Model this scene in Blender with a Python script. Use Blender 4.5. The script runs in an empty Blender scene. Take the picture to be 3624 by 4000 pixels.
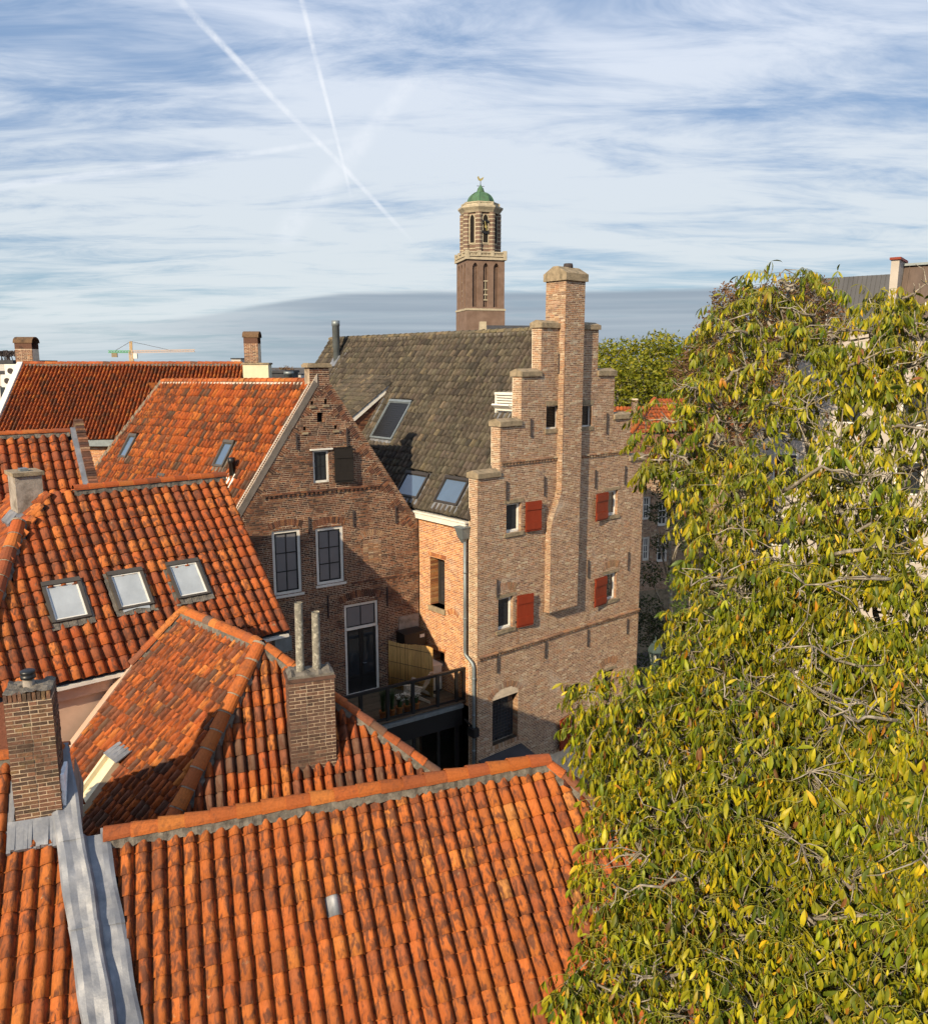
import bpy, math, random
import numpy as np
from mathutils import Vector, Matrix
random.seed(7); np.random.seed(7)
SC = bpy.context.scene
COL = SC.collection

# ------------------------------------------------------------------ camera
PITCH = math.atan(575/3179.4)
EYE = Vector((0, 0, 16.0))
cam_d = bpy.data.cameras.new('camera'); cam = bpy.data.objects.new('camera', cam_d); COL.objects.link(cam)
cam_d.sensor_fit = 'HORIZONTAL'; cam_d.sensor_width = 36; cam_d.lens = 36*3179.4/3624
cam_d.clip_start = 0.1; cam_d.clip_end = 6000
cam.location = EYE; cam.rotation_euler = (math.pi/2-PITCH, 0, 0)
SC.camera = cam

# ------------------------------------------------------------------ sun, sky, exposure
SUN_EL = math.radians(27.5)
SUN_H = Vector((-0.50, -0.866)).normalized()
SUN_DIR = Vector((SUN_H.x*math.cos(SUN_EL), SUN_H.y*math.cos(SUN_EL), math.sin(SUN_EL)))
sd = bpy.data.lights.new('sun', 'SUN'); sd.energy = 4.6; sd.angle = math.radians(0.5); sd.color = (1, 0.83, 0.58)
sun = bpy.data.objects.new('sun', sd); COL.objects.link(sun)
sun.rotation_euler = SUN_DIR.to_track_quat('Z', 'Y').to_euler()
SC.view_settings.view_transform = 'Standard'; SC.view_settings.look = 'None'
SC.view_settings.gamma = 1; SC.view_settings.use_curve_mapping = False
SC.view_settings.exposure = 0.46
SC.cycles.max_bounces = 5; SC.cycles.diffuse_bounces = 3; SC.cycles.glossy_bounces = 3; SC.cycles.transparent_max_bounces = 8
SC.cycles.use_adaptive_sampling = True; SC.cycles.adaptive_threshold = 0.03; SC.cycles.caustics_reflective = False; SC.cycles.caustics_refractive = False

class NT:
    """small helper to write node trees as expressions"""
    def __init__(s, tree): s.t = tree
    def n(s, typ, **kw):
        nd = s.t.nodes.new(typ)
        for k, v in kw.items(): setattr(nd, k, v)
        return nd
    def put(s, sock, v):
        if hasattr(v, 'is_output'): s.t.links.new(v, sock)
        elif isinstance(v, (tuple, list, Vector)) and sock.type == 'RGBA' and len(v) == 3: sock.default_value = (*v, 1)
        else: sock.default_value = v
    def m(s, op, a, b=0.0, c=0.0, clamp=False):
        nd = s.n('ShaderNodeMath', operation=op, use_clamp=clamp)
        for i, v in enumerate((a, b, c)): s.put(nd.inputs[i], v)
        return nd.outputs[0]
    def vm(s, op, a, b=(0, 0, 0), scale=1.0):
        nd = s.n('ShaderNodeVectorMath', operation=op)
        s.put(nd.inputs[0], a); s.put(nd.inputs[1], b)
        if op == 'SCALE': s.put(nd.inputs[3], scale)
        return nd.outputs[1] if op in ('DOT_PRODUCT', 'LENGTH', 'DISTANCE') else nd.outputs[0]
    def sep(s, v):
        nd = s.n('ShaderNodeSeparateXYZ'); s.put(nd.inputs[0], v); return nd.outputs
    def comb(s, x, y, z):
        nd = s.n('ShaderNodeCombineXYZ')
        for i, v in enumerate((x, y, z)): s.put(nd.inputs[i], v)
        return nd.outputs[0]
    def noise(s, vec, scale=1.0, detail=4.0, rough=0.5, dist=0.0):
        nd = s.n('ShaderNodeTexNoise'); s.put(nd.inputs['Vector'], vec)
        nd.inputs['Scale'].default_value = scale; nd.inputs['Detail'].default_value = detail
        nd.inputs['Roughness'].default_value = rough; nd.inputs['Distortion'].default_value = dist
        return nd.outputs[0]
    def mr(s, v, a, b, c=0.0, d=1.0, smooth=True):
        nd = s.n('ShaderNodeMapRange', interpolation_type='SMOOTHSTEP' if smooth else 'LINEAR')
        for i, x in enumerate((v, a, b, c, d)): s.put(nd.inputs[i], x)
        return nd.outputs[0]
    def mix(s, f, a, b, mode='MIX'):
        nd = s.n('ShaderNodeMix', data_type='RGBA', blend_type=mode)
        s.put(nd.inputs[0], f); s.put(nd.inputs[6], a); s.put(nd.inputs[7], b)
        return nd.outputs[2]

def ray(px, py):
    u = (px-1812)/3179.4; v = (2000-py)/3179.4
    return Vector((u, math.cos(PITCH)+v*math.sin(PITCH), -math.sin(PITCH)+v*math.cos(PITCH)))

def make_world():
    w = bpy.data.worlds.new('World'); SC.world = w; w.use_nodes = True
    t = w.node_tree; t.nodes.clear(); N = NT(t)
    sky = N.n('ShaderNodeTexSky', sky_type='NISHITA', sun_disc=False, sun_elevation=SUN_EL,
              sun_rotation=math.atan2(SUN_H.x, SUN_H.y), altitude=20, air_density=1.0, dust_density=0.6, ozone_density=2.0)
    d = N.vm('NORMALIZE', N.n('ShaderNodeTexCoord').outputs['Generated'])
    x, y, z = N.sep(d)
    el = N.m('MULTIPLY', N.m('ARCSINE', z), 57.2958)
    az = N.m('MULTIPLY', N.m('ARCTAN2', x, y), 57.2958)
    # cirrus sheet high above: project the direction on a level layer
    zz = N.m('ADD', N.m('MAXIMUM', z, 0.0), 0.10)
    p = N.comb(N.m('DIVIDE', x, zz), N.m('DIVIDE', y, zz), 0.0)
    def rot(v, a, sx, sy):
        mp = N.n('ShaderNodeMapping'); N.put(mp.inputs[0], v)
        mp.inputs['Rotation'].default_value = (0, 0, math.radians(a)); mp.inputs['Scale'].default_value = (sx, sy, 1)
        return mp.outputs[0]
    c1 = N.noise(rot(p, 20, 0.55, 0.95), 1.0, 5, 0.58, 0.6)
    c2 = N.noise(rot(p, 38, 1.0, 2.6), 1.3, 6, 0.66, 0.6)
    c3 = N.noise(rot(p, 60, 0.33, 0.33), 1.0, 1, 0.5, 0.0)
    cir = N.m('ADD', N.m('ADD', N.m('MULTIPLY', c1, 0.42), N.m('MULTIPLY', c2, 0.48)), N.m('MULTIPLY', c3, 0.30))
    cov = N.mr(el, 3, 30, 0.05, -0.015)
    cm = N.mr(N.m('ADD', cir, cov), 0.495, 0.71, 0.10, 0.95)
    base = N.mix(N.mr(el, 0, 13, 0.0, 1.0), (0.50, 0.78, 0.93), (0.27, 0.50, 0.90))
    blue = N.mix(0.80, sky.outputs[0], N.vm('SCALE', base, scale=5.6))
    white = N.mix(N.mr(el, 2, 26, 0.0, 1.0), (6.3, 6.9, 7.2), (6.4, 7.0, 8.2))
    col = N.mix(cm, blue, white)
    # aircraft trails: thin great-circle streaks
    wn = N.m('SUBTRACT', N.noise(d, 3.5, 1, 0.5), 0.5); pn = N.mr(N.noise(d, 30, 4, 0.65), 0.32, 0.62, 0.2, 1.0)
    def trail(a, b, wdt, amt, seed, wob=0.004):
        A = ray(*a).normalized(); B = ray(*b).normalized(); n = A.cross(B).normalized(); tdir = (B-A).normalized(); mid = (A+B)/2
        L = (B-A).length/2
        wv = N.m('MULTIPLY', wn, wob*4)
        ds = N.m('ABSOLUTE', N.m('ADD', N.vm('DOT_PRODUCT', d, tuple(n)), wv))
        al = N.vm('DOT_PRODUCT', N.vm('SUBTRACT', d, tuple(mid)), tuple(tdir))
        fade = N.m('MULTIPLY', N.mr(al, -L*1.02, -L*0.85), N.mr(al, L*0.55, L*1.02, 1.0, 0.0))
        wd = N.mr(al, -L, L, wdt*1.25, wdt*0.8)
        core = N.mr(N.m('DIVIDE', ds, wd), 0.15, 1.0, 1.0, 0.0)
        puff = pn
        front = N.mr(y, 0.05, 0.1)
        return N.m('MULTIPLY', N.m('MULTIPLY', N.m('MULTIPLY', core, fade), puff), N.m('MULTIPLY', front, amt))
    for tr in (trail((560, -160), (1640, 960), 0.0046, 0.7, 3.0, 0.006), trail((1150, -150), (1380, 800), 0.0033, 0.7, 9.0, 0.004),
               trail((-150, 760), (1500, 520), 0.005, 0.4, 15.0, 0.004), trail((1080, 960), (1720, 180), 0.016, 0.32, 21.0, 0.006)):
        col = N.mix(tr, col, (8.0, 8.3, 8.8))
    # low grey cloud bank near the horizon
    bn = N.noise(N.comb(N.m('MULTIPLY', az, 0.035), N.m('MULTIPLY', el, 0.22), 0.0), 1.6, 4, 0.55, 0.0)
    top = N.m('ADD', N.m('ADD', N.mr(az, -24, -6, 2.6, 4.95), N.mr(az, 2, 30, 0.0, 0.25)), N.m('MULTIPLY', N.m('SUBTRACT', bn, 0.5), 0.9))
    bank = N.m('MULTIPLY', N.mr(N.m('SUBTRACT', top, el), -0.12, 0.30), N.mr(az, -26, -6, 0.2, 1.0))
    st = N.mr(N.noise(N.comb(N.m('MULTIPLY', az, 0.02), N.m('MULTIPLY', el, 1.3), 0.0), 1.3, 2, 0.5, 0.0), 0.30, 0.70, 0.72, 1.0)
    col = N.mix(N.m('MULTIPLY', N.m('MULTIPLY', bank, st), 0.95), col, (2.75, 3.35, 4.05))
    low = N.mr(el, 0.0, 1.6, 0.35, 0.0)
    col = N.mix(low, col, (3.7, 4.6, 5.2))
    bg = N.n('ShaderNodeBackground'); N.put(bg.inputs[0], col); bg.inputs[1].default_value = 0.085
    out = N.n('ShaderNodeOutputWorld'); t.links.new(bg.outputs[0], out.inputs[0])
make_world()
SC.world.cycles.sampling_method = 'MANUAL'; SC.world.cycles.sample_map_resolution = 256

# ------------------------------------------------------------------ survey: sheet readings of the photograph -> rays
SHEET = {'a': (0, 1250, 1.4046), 'b': (900, 1250, 1.5217), 'c': (1700, 1000, 1.826), 'd': (1600, 1950, 1.826), 'e': (0, 2000, 1.4046),
         'f': (900, 2200, 1.739), 'g': (0, 2900, 1.4046), 'h': (1200, 2900, 1.4046), 't': (1700, 650, 3.1029), 'r': (2300, 950, 1.3792),
         'q': (2300, 1900, 1.3792), 'p': (2100, 2900, 1.1982), 'u': (1300, 2350, 2.8092), 'v': (0, 1300, 1.66), 'w': (2350, 1500, 1.6128),
         'D': (0, 0, 1826/3624), 'i': (0, 1600, 3.36), 'j': (0, 2550, 2.3714), 'k': (2750, 950, 2.0892), 'l': (0, 1330, 5.45)}
def PX(k, x, y):
    a, b, s = SHEET[k]; return a+x/s, b+y/s
def at_y(k, x, y, Y):
    d = ray(*PX(k, x, y)); return EYE+d*(Y/d.y)
def at_z(k, x, y, z):
    d = ray(*PX(k, x, y)); return EYE+d*((z-EYE.z)/d.z)
def project(w):
    d = w-EYE
    f = d.y*math.cos(PITCH)-d.z*math.sin(PITCH); up = d.y*math.sin(PITCH)+d.z*math.cos(PITCH)
    if f < 0.1: return None
    return 1812+d.x/f*3179.4, 2000-up/f*3179.4, f
UP = Vector((0, 0, 1))
class Plane:
    """a plane in the place: X to the right, Y up, Z towards the viewer"""
    def __init__(s, o, x, y=UP):
        s.o = Vector(o); s.x = Vector(x).normalized(); s.y = Vector(y).normalized(); s.z = s.x.cross(s.y).normalized()
        s.M = Matrix(((s.x.x, s.y.x, s.z.x, s.o.x), (s.x.y, s.y.y, s.z.y, s.o.y), (s.x.z, s.y.z, s.z.z, s.o.z), (0, 0, 0, 1)))
    def hit(s, k, x, y):
        d = ray(*PX(k, x, y)); w = EYE+d*((s.o-EYE).dot(s.z)/d.dot(s.z)); return (w-s.o).dot(s.x), (w-s.o).dot(s.y)
    def rect(s, k, x0, y0, x1, y1):
        a = s.hit(k, x0, y0); b = s.hit(k, x1, y1); return min(a[0], b[0]), max(a[0], b[0]), min(a[1], b[1]), max(a[1], b[1])
    def w(s, u, v, n=0): return s.o+s.x*u+s.y*v+s.z*n
    def shift(s, du=0, dv=0, dn=0): return Plane(s.w(du, dv, dn), s.x, s.y)

# ------------------------------------------------------------------ mesh collector and object makers
WM = {}
class MB:
    def __init__(s): s.v = []; s.f = []; s.c = []; s.mi = []
    def face(s, pts, c=(1, 1, 1), m=0):
        b = len(s.v); s.v.extend([tuple(p) for p in pts]); s.f.append(tuple(range(b, b+len(pts)))); s.c.append(c); s.mi.append(m)
    def box(s, x0, x1, y0, y1, z0, z1, c=(1, 1, 1), m=0, skip=''):
        b = len(s.v); s.v.extend([(x0, y0, z0), (x1, y0, z0), (x1, y1, z0), (x0, y1, z0), (x0, y0, z1), (x1, y0, z1), (x1, y1, z1), (x0, y1, z1)])
        for n, q in (('k', (3, 2, 1, 0)), ('f', (4, 5, 6, 7)), ('b', (0, 1, 5, 4)), ('t', (2, 3, 7, 6)), ('l', (3, 0, 4, 7)), ('r', (1, 2, 6, 5))):
            if n in skip: continue
            s.f.append(tuple(b+i for i in q)); s.c.append(c); s.mi.append(m)
    def hexa(s, p, c=(1, 1, 1), m=0):   # 8 points, same order as box
        b = len(s.v); s.v.extend([tuple(q) for q in p])
        for q in ((3, 2, 1, 0), (4, 5, 6, 7), (0, 1, 5, 4), (2, 3, 7, 6), (3, 0, 4, 7), (1, 2, 6, 5)):
            s.f.append(tuple(b+i for i in q)); s.c.append(c); s.mi.append(m)
    def bar(s, a, b, w, h=None, c=(1, 1, 1), m=0, up=None):
        a = Vector(a); b = Vector(b); d = (b-a).normalized(); h = h or w
        u0 = Vector(up) if up is not None else (UP if abs(d.z) < 0.95 else Vector((1, 0, 0)))
        x = d.cross(u0).normalized()*(w/2); y = x.cross(d).normalized()*(h/2)
        s.hexa([a-x-y, a+x-y, a+x+y, a-x+y, b-x-y, b+x-y, b+x+y, b-x+y], c, m)
    def tube(s, pts, rad, n=8, c=(1, 1, 1), m=0, cap=True):
        pts = [Vector(p) for p in pts]; rad = rad if isinstance(rad, (list, tuple)) else [rad]*len(pts)
        base = len(s.v); prev = None
        for i, p in enumerate(pts):
            d = (pts[min(i+1, len(pts)-1)]-pts[max(i-1, 0)])
            d = d.normalized() if d.length > 1e-9 else Vector((0, 0, 1))
            x = (prev-d*prev.dot(d)) if prev is not None else d.cross(Vector((0.31, 0.17, 0.93)))
            if x.length < 1e-6: x = d.cross(Vector((1, 0, 0)))
            x.normalize(); prev = x; y = d.cross(x)
            for k in range(n):
                a = 2*math.pi*k/n; s.v.append(tuple(p+(x*math.cos(a)+y*math.sin(a))*rad[i]))
        for i in range(len(pts)-1):
            for k in range(n):
                s.f.append((base+i*n+k, base+i*n+(k+1) % n, base+(i+1)*n+(k+1) % n, base+(i+1)*n+k)); s.c.append(c); s.mi.append(m)
        if cap:
            s.f.append(tuple(base+k for k in reversed(range(n)))); s.c.append(c); s.mi.append(m)
            e = base+(len(pts)-1)*n; s.f.append(tuple(e+k for k in range(n))); s.c.append(c); s.mi.append(m)
    def lathe(s, prof, n=16, cx=0, cy=0, c=(1, 1, 1), m=0, off=0.0, z0=0.0):
        b = len(s.v)
        for r, z in prof:
            for k in range(n):
                a = 2*math.pi*k/n+off; s.v.append((cx+r*math.cos(a), cy+r*math.sin(a), z+z0))
        for i in range(len(prof)-1):
            for k in range(n):
                s.f.append((b+i*n+k, b+i*n+(k+1) % n, b+(i+1)*n+(k+1) % n, b+(i+1)*n+k)); s.c.append(c); s.mi.append(m)
        e = b+(len(prof)-1)*n; s.f.append(tuple(e+k for k in range(n))); s.c.append(c); s.mi.append(m)
    def prism(s, poly, z0, z1, c=(1, 1, 1), m=0):   # polygon in XY, extruded along Z
        b = len(s.v); n = len(poly); s.v.extend([(x, y, z0) for x, y in poly]); s.v.extend([(x, y, z1) for x, y in poly])
        s.f.append(tuple(b+i for i in reversed(range(n)))); s.f.append(tuple(b+n+i for i in range(n))); s.c += [c, c]; s.mi += [m, m]
        for i in range(n):
            j = (i+1) % n; s.f.append((b+i, b+j, b+n+j, b+n+i)); s.c.append(c); s.mi.append(m)
    def mesh(s, name, mats, smooth=False):
        me = bpy.data.meshes.new(name); me.from_pydata(s.v, [], s.f)
        mats = mats if isinstance(mats, (list, tuple)) else [mats]
        for m in mats: me.materials.append(m)
        if s.f:
            at = me.attributes.new('tint', 'FLOAT_COLOR', 'FACE')
            arr = np.ones((len(s.f), 4), np.float32); arr[:, :3] = np.array(s.c, np.float32); at.data.foreach_set('color', arr.ravel())
            me.polygons.foreach_set('material_index', np.array(s.mi, np.int32))
            if smooth: me.polygons.foreach_set('use_smooth', np.ones(len(s.f), bool))
        me.update(); return me
    def build(s, name, mats, parent=None, M=None, smooth=False):
        return put(name, s.mesh(name, mats, smooth), parent, M)
def put(name, me, parent=None, M=None):
    o = bpy.data.objects.new(name, me); COL.objects.link(o)
    M = M.M if isinstance(M, Plane) else M
    if parent is not None:
        o.parent = parent; pw = WM[parent.name]
        if M is None: M = pw.copy()
        o.matrix_local = pw.inverted() @ M
    else:
        M = M or Matrix(); o.matrix_local = M
    WM[o.name] = M.copy()
    return o
def put_local(name, me, parent, L):   # cheap: local matrix given
    o = bpy.data.objects.new(name, me); COL.objects.link(o); o.parent = parent; o.matrix_local = L
    return o
def thing(name, label, cat, loc=(0, 0, 0), group=None):
    o = put(name, None, None, Matrix.Translation(Vector(loc))); o.empty_display_size = 0.3
    return tag(o, label, cat, group)
def tag(o, label, cat, group=None):
    o['label'] = label; o['category'] = cat
    if group: o['group'] = group
    return o
def structure(o): o['kind'] = 'structure'; return o
def stuff(o): o['kind'] = 'stuff'; return o
def rnd(a, b): return random.uniform(a, b)

# ------------------------------------------------------------------ materials
def tile_material(name, stainc, amt, lo, hi, rough=0.75, moss=None):
    m = bpy.data.materials.new(name); m.use_nodes = True; t = m.node_tree; N = NT(t); b = t.nodes['Principled BSDF']
    c = N.n('ShaderNodeAttribute', attribute_name='tint').outputs['Color']
    ob = N.n('ShaderNodeTexCoord').outputs['Object']; rn = N.n('ShaderNodeObjectInfo').outputs['Random']; wp = N.n('ShaderNodeNewGeometry').outputs['Position']
    seed = N.m('ADD', N.m('MULTIPLY', N.vm('DOT_PRODUCT', c, (37.0, 71.0, 113.0)), 9.0), N.m('MULTIPLY', rn, 60.0))
    p = N.vm('ADD', N.vm('MULTIPLY', ob, (1.0, 0.42, 1.0)), N.comb(seed, N.m('MULTIPLY', seed, 0.7), 0.0))
    n1 = N.noise(p, 11.0, 4, 0.6, 0.5); n2 = N.noise(wp, 0.55, 3, 0.5)
    k = N.m('ADD', n1, N.m('MULTIPLY', N.m('SUBTRACT', n2, 0.5), 0.35))
    c = N.mix(N.m('MULTIPLY', N.mr(k, lo, hi), amt), c, stainc)
    if moss: c = N.mix(N.m('MULTIPLY', N.mr(N.noise(wp, 5.0, 5, 0.65, 0.3), moss[1], moss[1]+0.1), moss[2]), c, moss[0])
    c = N.vm('SCALE', c, scale=N.mr(N.noise(p, 38.0, 3, 0.6), 0.25, 0.75, 0.8, 1.22, False))
    N.put(b.inputs['Base Color'], c); b.inputs['Roughness'].default_value = rough; b.inputs['Specular IOR Level'].default_value = 0.25
    bn = N.n('ShaderNodeBump'); bn.inputs['Strength'].default_value = 0.4; bn.inputs['Distance'].default_value = 0.015
    t.links.new(N.noise(p, 45.0, 4, 0.65), bn.inputs['Height']); t.links.new(bn.outputs[0], b.inputs['Normal'])
    return m
def material(name, col=(0.8, 0.8, 0.8), tint=False, rough=0.85, var=0.2, vs=3.0, stain=None, bump=0.0, bs=40.0, metal=0.0, coat=0.0, spec=0.3, stretch=(1, 1, 1), obj=False, stain2=None):
    m = bpy.data.materials.new(name); m.use_nodes = True; t = m.node_tree; N = NT(t)
    b = t.nodes['Principled BSDF']
    pos = N.n('ShaderNodeTexCoord').outputs['Object'] if obj else N.n('ShaderNodeNewGeometry').outputs['Position']
    pos = N.vm('MULTIPLY', pos, stretch)
    if tint:
        a = N.n('ShaderNodeAttribute', attribute_name='tint'); c = a.outputs['Color']
        seed = N.m('MULTIPLY', N.vm('DOT_PRODUCT', c, (37.0, 71.0, 113.0)), 9.0)
        pos2 = N.vm('ADD', pos, N.comb(seed, N.m('MULTIPLY', seed, 0.7), seed))
        if col != (0.8, 0.8, 0.8): c = N.mix(1.0, c, col, 'MULTIPLY')
    else: c = N.mix(0.0, col, col); pos2 = pos
    if stain:
        sc, amt, ss, lo, hi = stain
        c = N.mix(N.m('MULTIPLY', N.mr(N.noise(pos2, ss, 5, 0.62, 0.4), lo, hi), amt), c, sc)
    if stain2:
        sc, amt, ss, lo, hi = stain2
        c = N.mix(N.m('MULTIPLY', N.mr(N.noise(pos, ss, 6, 0.6, 0.3), lo, hi), amt), c, sc)
    if var:
        f = N.mr(N.noise(pos2, vs, 6, 0.6), 0.25, 0.75, 1-var, 1+var, False)
        c = N.vm('SCALE', c, scale=f)
    N.put(b.inputs['Base Color'], c)
    b.inputs['Roughness'].default_value = rough; b.inputs['Metallic'].default_value = metal
    b.inputs['Specular IOR Level'].default_value = spec
    if coat: b.inputs['Coat Weight'].default_value = coat; b.inputs['Coat Roughness'].default_value = 0.03
    if bump:
        bn = N.n('ShaderNodeBump'); bn.inputs['Strength'].default_value = bump; bn.inputs['Distance'].default_value = 0.02
        t.links.new(N.noise(pos, bs, 6, 0.65), bn.inputs['Height']); t.links.new(bn.outputs[0], b.inputs['Normal'])
    return m
MT = {}
MT['brick'] = material('brick', tint=True, rough=0.9, var=0.28, vs=14, bump=0.5, bs=60, stain2=((0.50, 0.44, 0.37), 0.45, 1.1, 0.56, 0.72))
MT['brick_dark'] = material('brick_dark', tint=True, rough=0.9, var=0.3, vs=14, bump=0.5, bs=60, stain=((0.03, 0.02, 0.016), 0.6, 2.0, 0.52, 0.7))
MT['brick_old'] = material('brick_old', tint=True, rough=0.92, var=0.35, vs=10, bump=0.8, bs=40, stain=((0.06, 0.045, 0.03), 0.6, 3.0, 0.5, 0.66), stain2=((0.30, 0.24, 0.08), 0.5, 2.2, 0.55, 0.72))
MT['mortar'] = material('mortar', (0.66, 0.54, 0.40), rough=0.95, var=0.3, vs=5, bump=0.4)
MT['mortar_dark'] = material('mortar_dark', (0.50, 0.385, 0.27), rough=0.95, var=0.35, vs=3, bump=0.4, stain=((0.09, 0.065, 0.05), 0.85, 0.9, 0.47, 0.66))
MT['mortar_bed'] = material('mortar_bed', (0.17, 0.15, 0.125), rough=0.97, var=0.45, vs=9, bump=1.0, bs=25, stain=((0.09, 0.08, 0.07), 0.8, 5, 0.45, 0.65))
MT['tile'] = tile_material('roof_tile', (0.095, 0.035, 0.020), 0.9, 0.44, 0.64, 0.74, ((0.42, 0.36, 0.22), 0.66, 0.5))
MT['cap'] = tile_material('ridge_cap', (0.125, 0.045, 0.022), 0.5, 0.52, 0.70, 0.72, ((0.36, 0.31, 0.22), 0.66, 0.5))
MT['tile_dark'] = tile_material('roof_tile_grey', (0.035, 0.03, 0.026), 0.75, 0.48, 0.66, 0.9, ((0.30, 0.20, 0.04), 0.68, 0.5))
MT['stone'] = material('sandstone', (0.30, 0.235, 0.155), rough=0.95, var=0.35, vs=6, bump=0.7, bs=30, stain=((0.13, 0.11, 0.07), 0.7, 3.5, 0.46, 0.68))
MT['lead'] = material('lead_sheet', (0.18, 0.19, 0.215), rough=0.55, var=0.28, vs=3.0, bump=0.5, bs=6, metal=0.2, spec=0.5, stain=((0.36, 0.355, 0.36), 0.6, 2.4, 0.45, 0.7))
MT['zinc'] = material('zinc', (0.22, 0.25, 0.26), rough=0.5, var=0.2, vs=6, metal=0.5, spec=0.5)
MT['white'] = material('white_paint', (0.74, 0.71, 0.64), rough=0.55, var=0.1, vs=4, stain=((0.4, 0.36, 0.3), 0.3, 6, 0.55, 0.7))
MT['cream'] = material('cream_paint', (0.66, 0.58, 0.40), rough=0.6, var=0.08, vs=4)
MT['plaster'] = material('pink_plaster', (0.52, 0.36, 0.27), rough=0.9, var=0.12, vs=2.5, bump=0.15, bs=20)
MT['grey_plaster'] = material('grey_plaster', (0.32, 0.28, 0.24), rough=0.95, var=0.3, vs=4, bump=0.5, bs=20, stain=((0.16, 0.13, 0.1), 0.7, 3, 0.48, 0.66))
MT['verge'] = material('verge_board', (0.50, 0.43, 0.36), rough=0.8, var=0.18, vs=5)
MT['black'] = material('black_steel', (0.012, 0.012, 0.013), rough=0.4, var=0.1, spec=0.5)
MT['iron'] = material('wrought_iron', (0.05, 0.04, 0.04), rough=0.8, var=0.3, vs=20)
MT['darkwood'] = material('dark_wood', (0.016, 0.013, 0.011), rough=0.6, var=0.2, vs=10)
MT['red'] = material('red_paint', (0.215, 0.030, 0.010), rough=0.55, var=0.12, vs=6, stretch=(1, 1, 0.3))
MT['glass'] = material('window_glass', (0.025, 0.03, 0.035), rough=0.04, var=0.3, vs=1.5, spec=0.8)
MT['blind'] = material('window_blind', (0.17, 0.165, 0.17), rough=0.5, var=0.1, vs=2, coat=1.0)
MT['curtain'] = material('curtain_behind_glass', (0.40, 0.43, 0.45), rough=0.6, var=0.18, vs=2, coat=1.0)
MT['skyglass'] = material('roof_glass', (0.06, 0.10, 0.16), rough=0.03, var=0.2, vs=1, spec=1.0, coat=1.0)
MT['frame_dark'] = material('dark_frame', (0.04, 0.034, 0.03), rough=0.5, var=0.15)
MT['frame_grey'] = material('bronze_frame', (0.10, 0.085, 0.07), rough=0.45, var=0.15, metal=0.3)
MT['bitumen'] = material('bitumen', (0.05, 0.05, 0.055), rough=0.8, var=0.3, vs=2)
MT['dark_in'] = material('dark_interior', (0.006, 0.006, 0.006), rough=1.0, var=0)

def glassy(name, tintc, refl):
    m = bpy.data.materials.new(name); m.use_nodes = True; t = m.node_tree; t.nodes.clear(); N = NT(t)
    tr = N.n('ShaderNodeBsdfTransparent'); tr.inputs[0].default_value = (*tintc, 1)
    gl = N.n('ShaderNodeBsdfGlossy'); gl.inputs['Roughness'].default_value = 0.02
    lw = N.n('ShaderNodeLayerWeight'); lw.inputs[0].default_value = refl
    mx = N.n('ShaderNodeMixShader'); t.links.new(lw.outputs['Fresnel'], mx.inputs[0]); t.links.new(tr.outputs[0], mx.inputs[1]); t.links.new(gl.outputs[0], mx.inputs[2])
    o = N.n('ShaderNodeOutputMaterial'); t.links.new(mx.outputs[0], o.inputs[0]); return m
MT['clear'] = glassy('clear_glass', (0.94, 0.97, 0.95), 0.18)

# colour palettes: (colour, weight)
def pal(*e):
    cs = [c for c, w in e]; ws = [w for c, w in e]
    def pick(j=0.14):
        c = random.choices(cs, ws)[0]; k = 1+rnd(-j, j); return tuple(min(1, max(0.002, q*k*(1+rnd(-0.04, 0.04)))) for q in c)
    return pick
P_A = pal(((0.33, 0.203, 0.125), 5), ((0.275, 0.162, 0.10), 5), ((0.21, 0.125, 0.083), 2), ((0.39, 0.262, 0.165), 3), ((0.335, 0.178, 0.097), 3), ((0.46, 0.36, 0.25), 1.0))
P_B = pal(((0.18, 0.08, 0.046), 5), ((0.12, 0.054, 0.034), 5), ((0.075, 0.04, 0.03), 3), ((0.24, 0.105, 0.054), 3), ((0.27, 0.155, 0.09), 1))
P_O = pal(((0.50, 0.21, 0.075), 5), ((0.42, 0.16, 0.06), 4), ((0.34, 0.13, 0.06), 2), ((0.55, 0.29, 0.12), 3))
P_K = pal(((0.13, 0.075, 0.055), 5), ((0.10, 0.06, 0.045), 4), ((0.165, 0.09, 0.06), 3))
P_E = pal(((0.20, 0.105, 0.062), 4), ((0.155, 0.082, 0.052), 4), ((0.095, 0.06, 0.043), 3), ((0.25, 0.15, 0.075), 2))
P_F = pal(((0.40, 0.112, 0.024), 7), ((0.345, 0.092, 0.022), 6), ((0.44, 0.145, 0.03), 3), ((0.28, 0.077, 0.024), 2.5), ((0.14, 0.085, 0.06), 0.35), ((0.41, 0.165, 0.045), 0.5))
P_C = pal(((0.40, 0.10, 0.023), 6), ((0.34, 0.078, 0.02), 5), ((0.44, 0.13, 0.03), 3), ((0.24, 0.066, 0.026), 3))
P_D = pal(((0.40, 0.105, 0.024), 6), ((0.32, 0.08, 0.023), 5), ((0.45, 0.15, 0.036), 2), ((0.20, 0.07, 0.036), 3.5), ((0.13, 0.068, 0.045), 1.8))
P_BR = pal(((0.40, 0.10, 0.023), 6), ((0.32, 0.075, 0.02), 5), ((0.45, 0.137, 0.03), 3), ((0.19, 0.07, 0.034), 4), ((0.10, 0.06, 0.04), 2))
P_G = pal(((0.34, 0.083, 0.02), 6), ((0.27, 0.065, 0.018), 5), ((0.39, 0.12, 0.026), 2), ((0.14, 0.054, 0.024), 2))
P_AR = pal(((0.105, 0.088, 0.068), 6), ((0.088, 0.074, 0.058), 5), ((0.128, 0.106, 0.078), 4), ((0.165, 0.133, 0.09), 0.7), ((0.062, 0.053, 0.045), 1.5))

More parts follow.
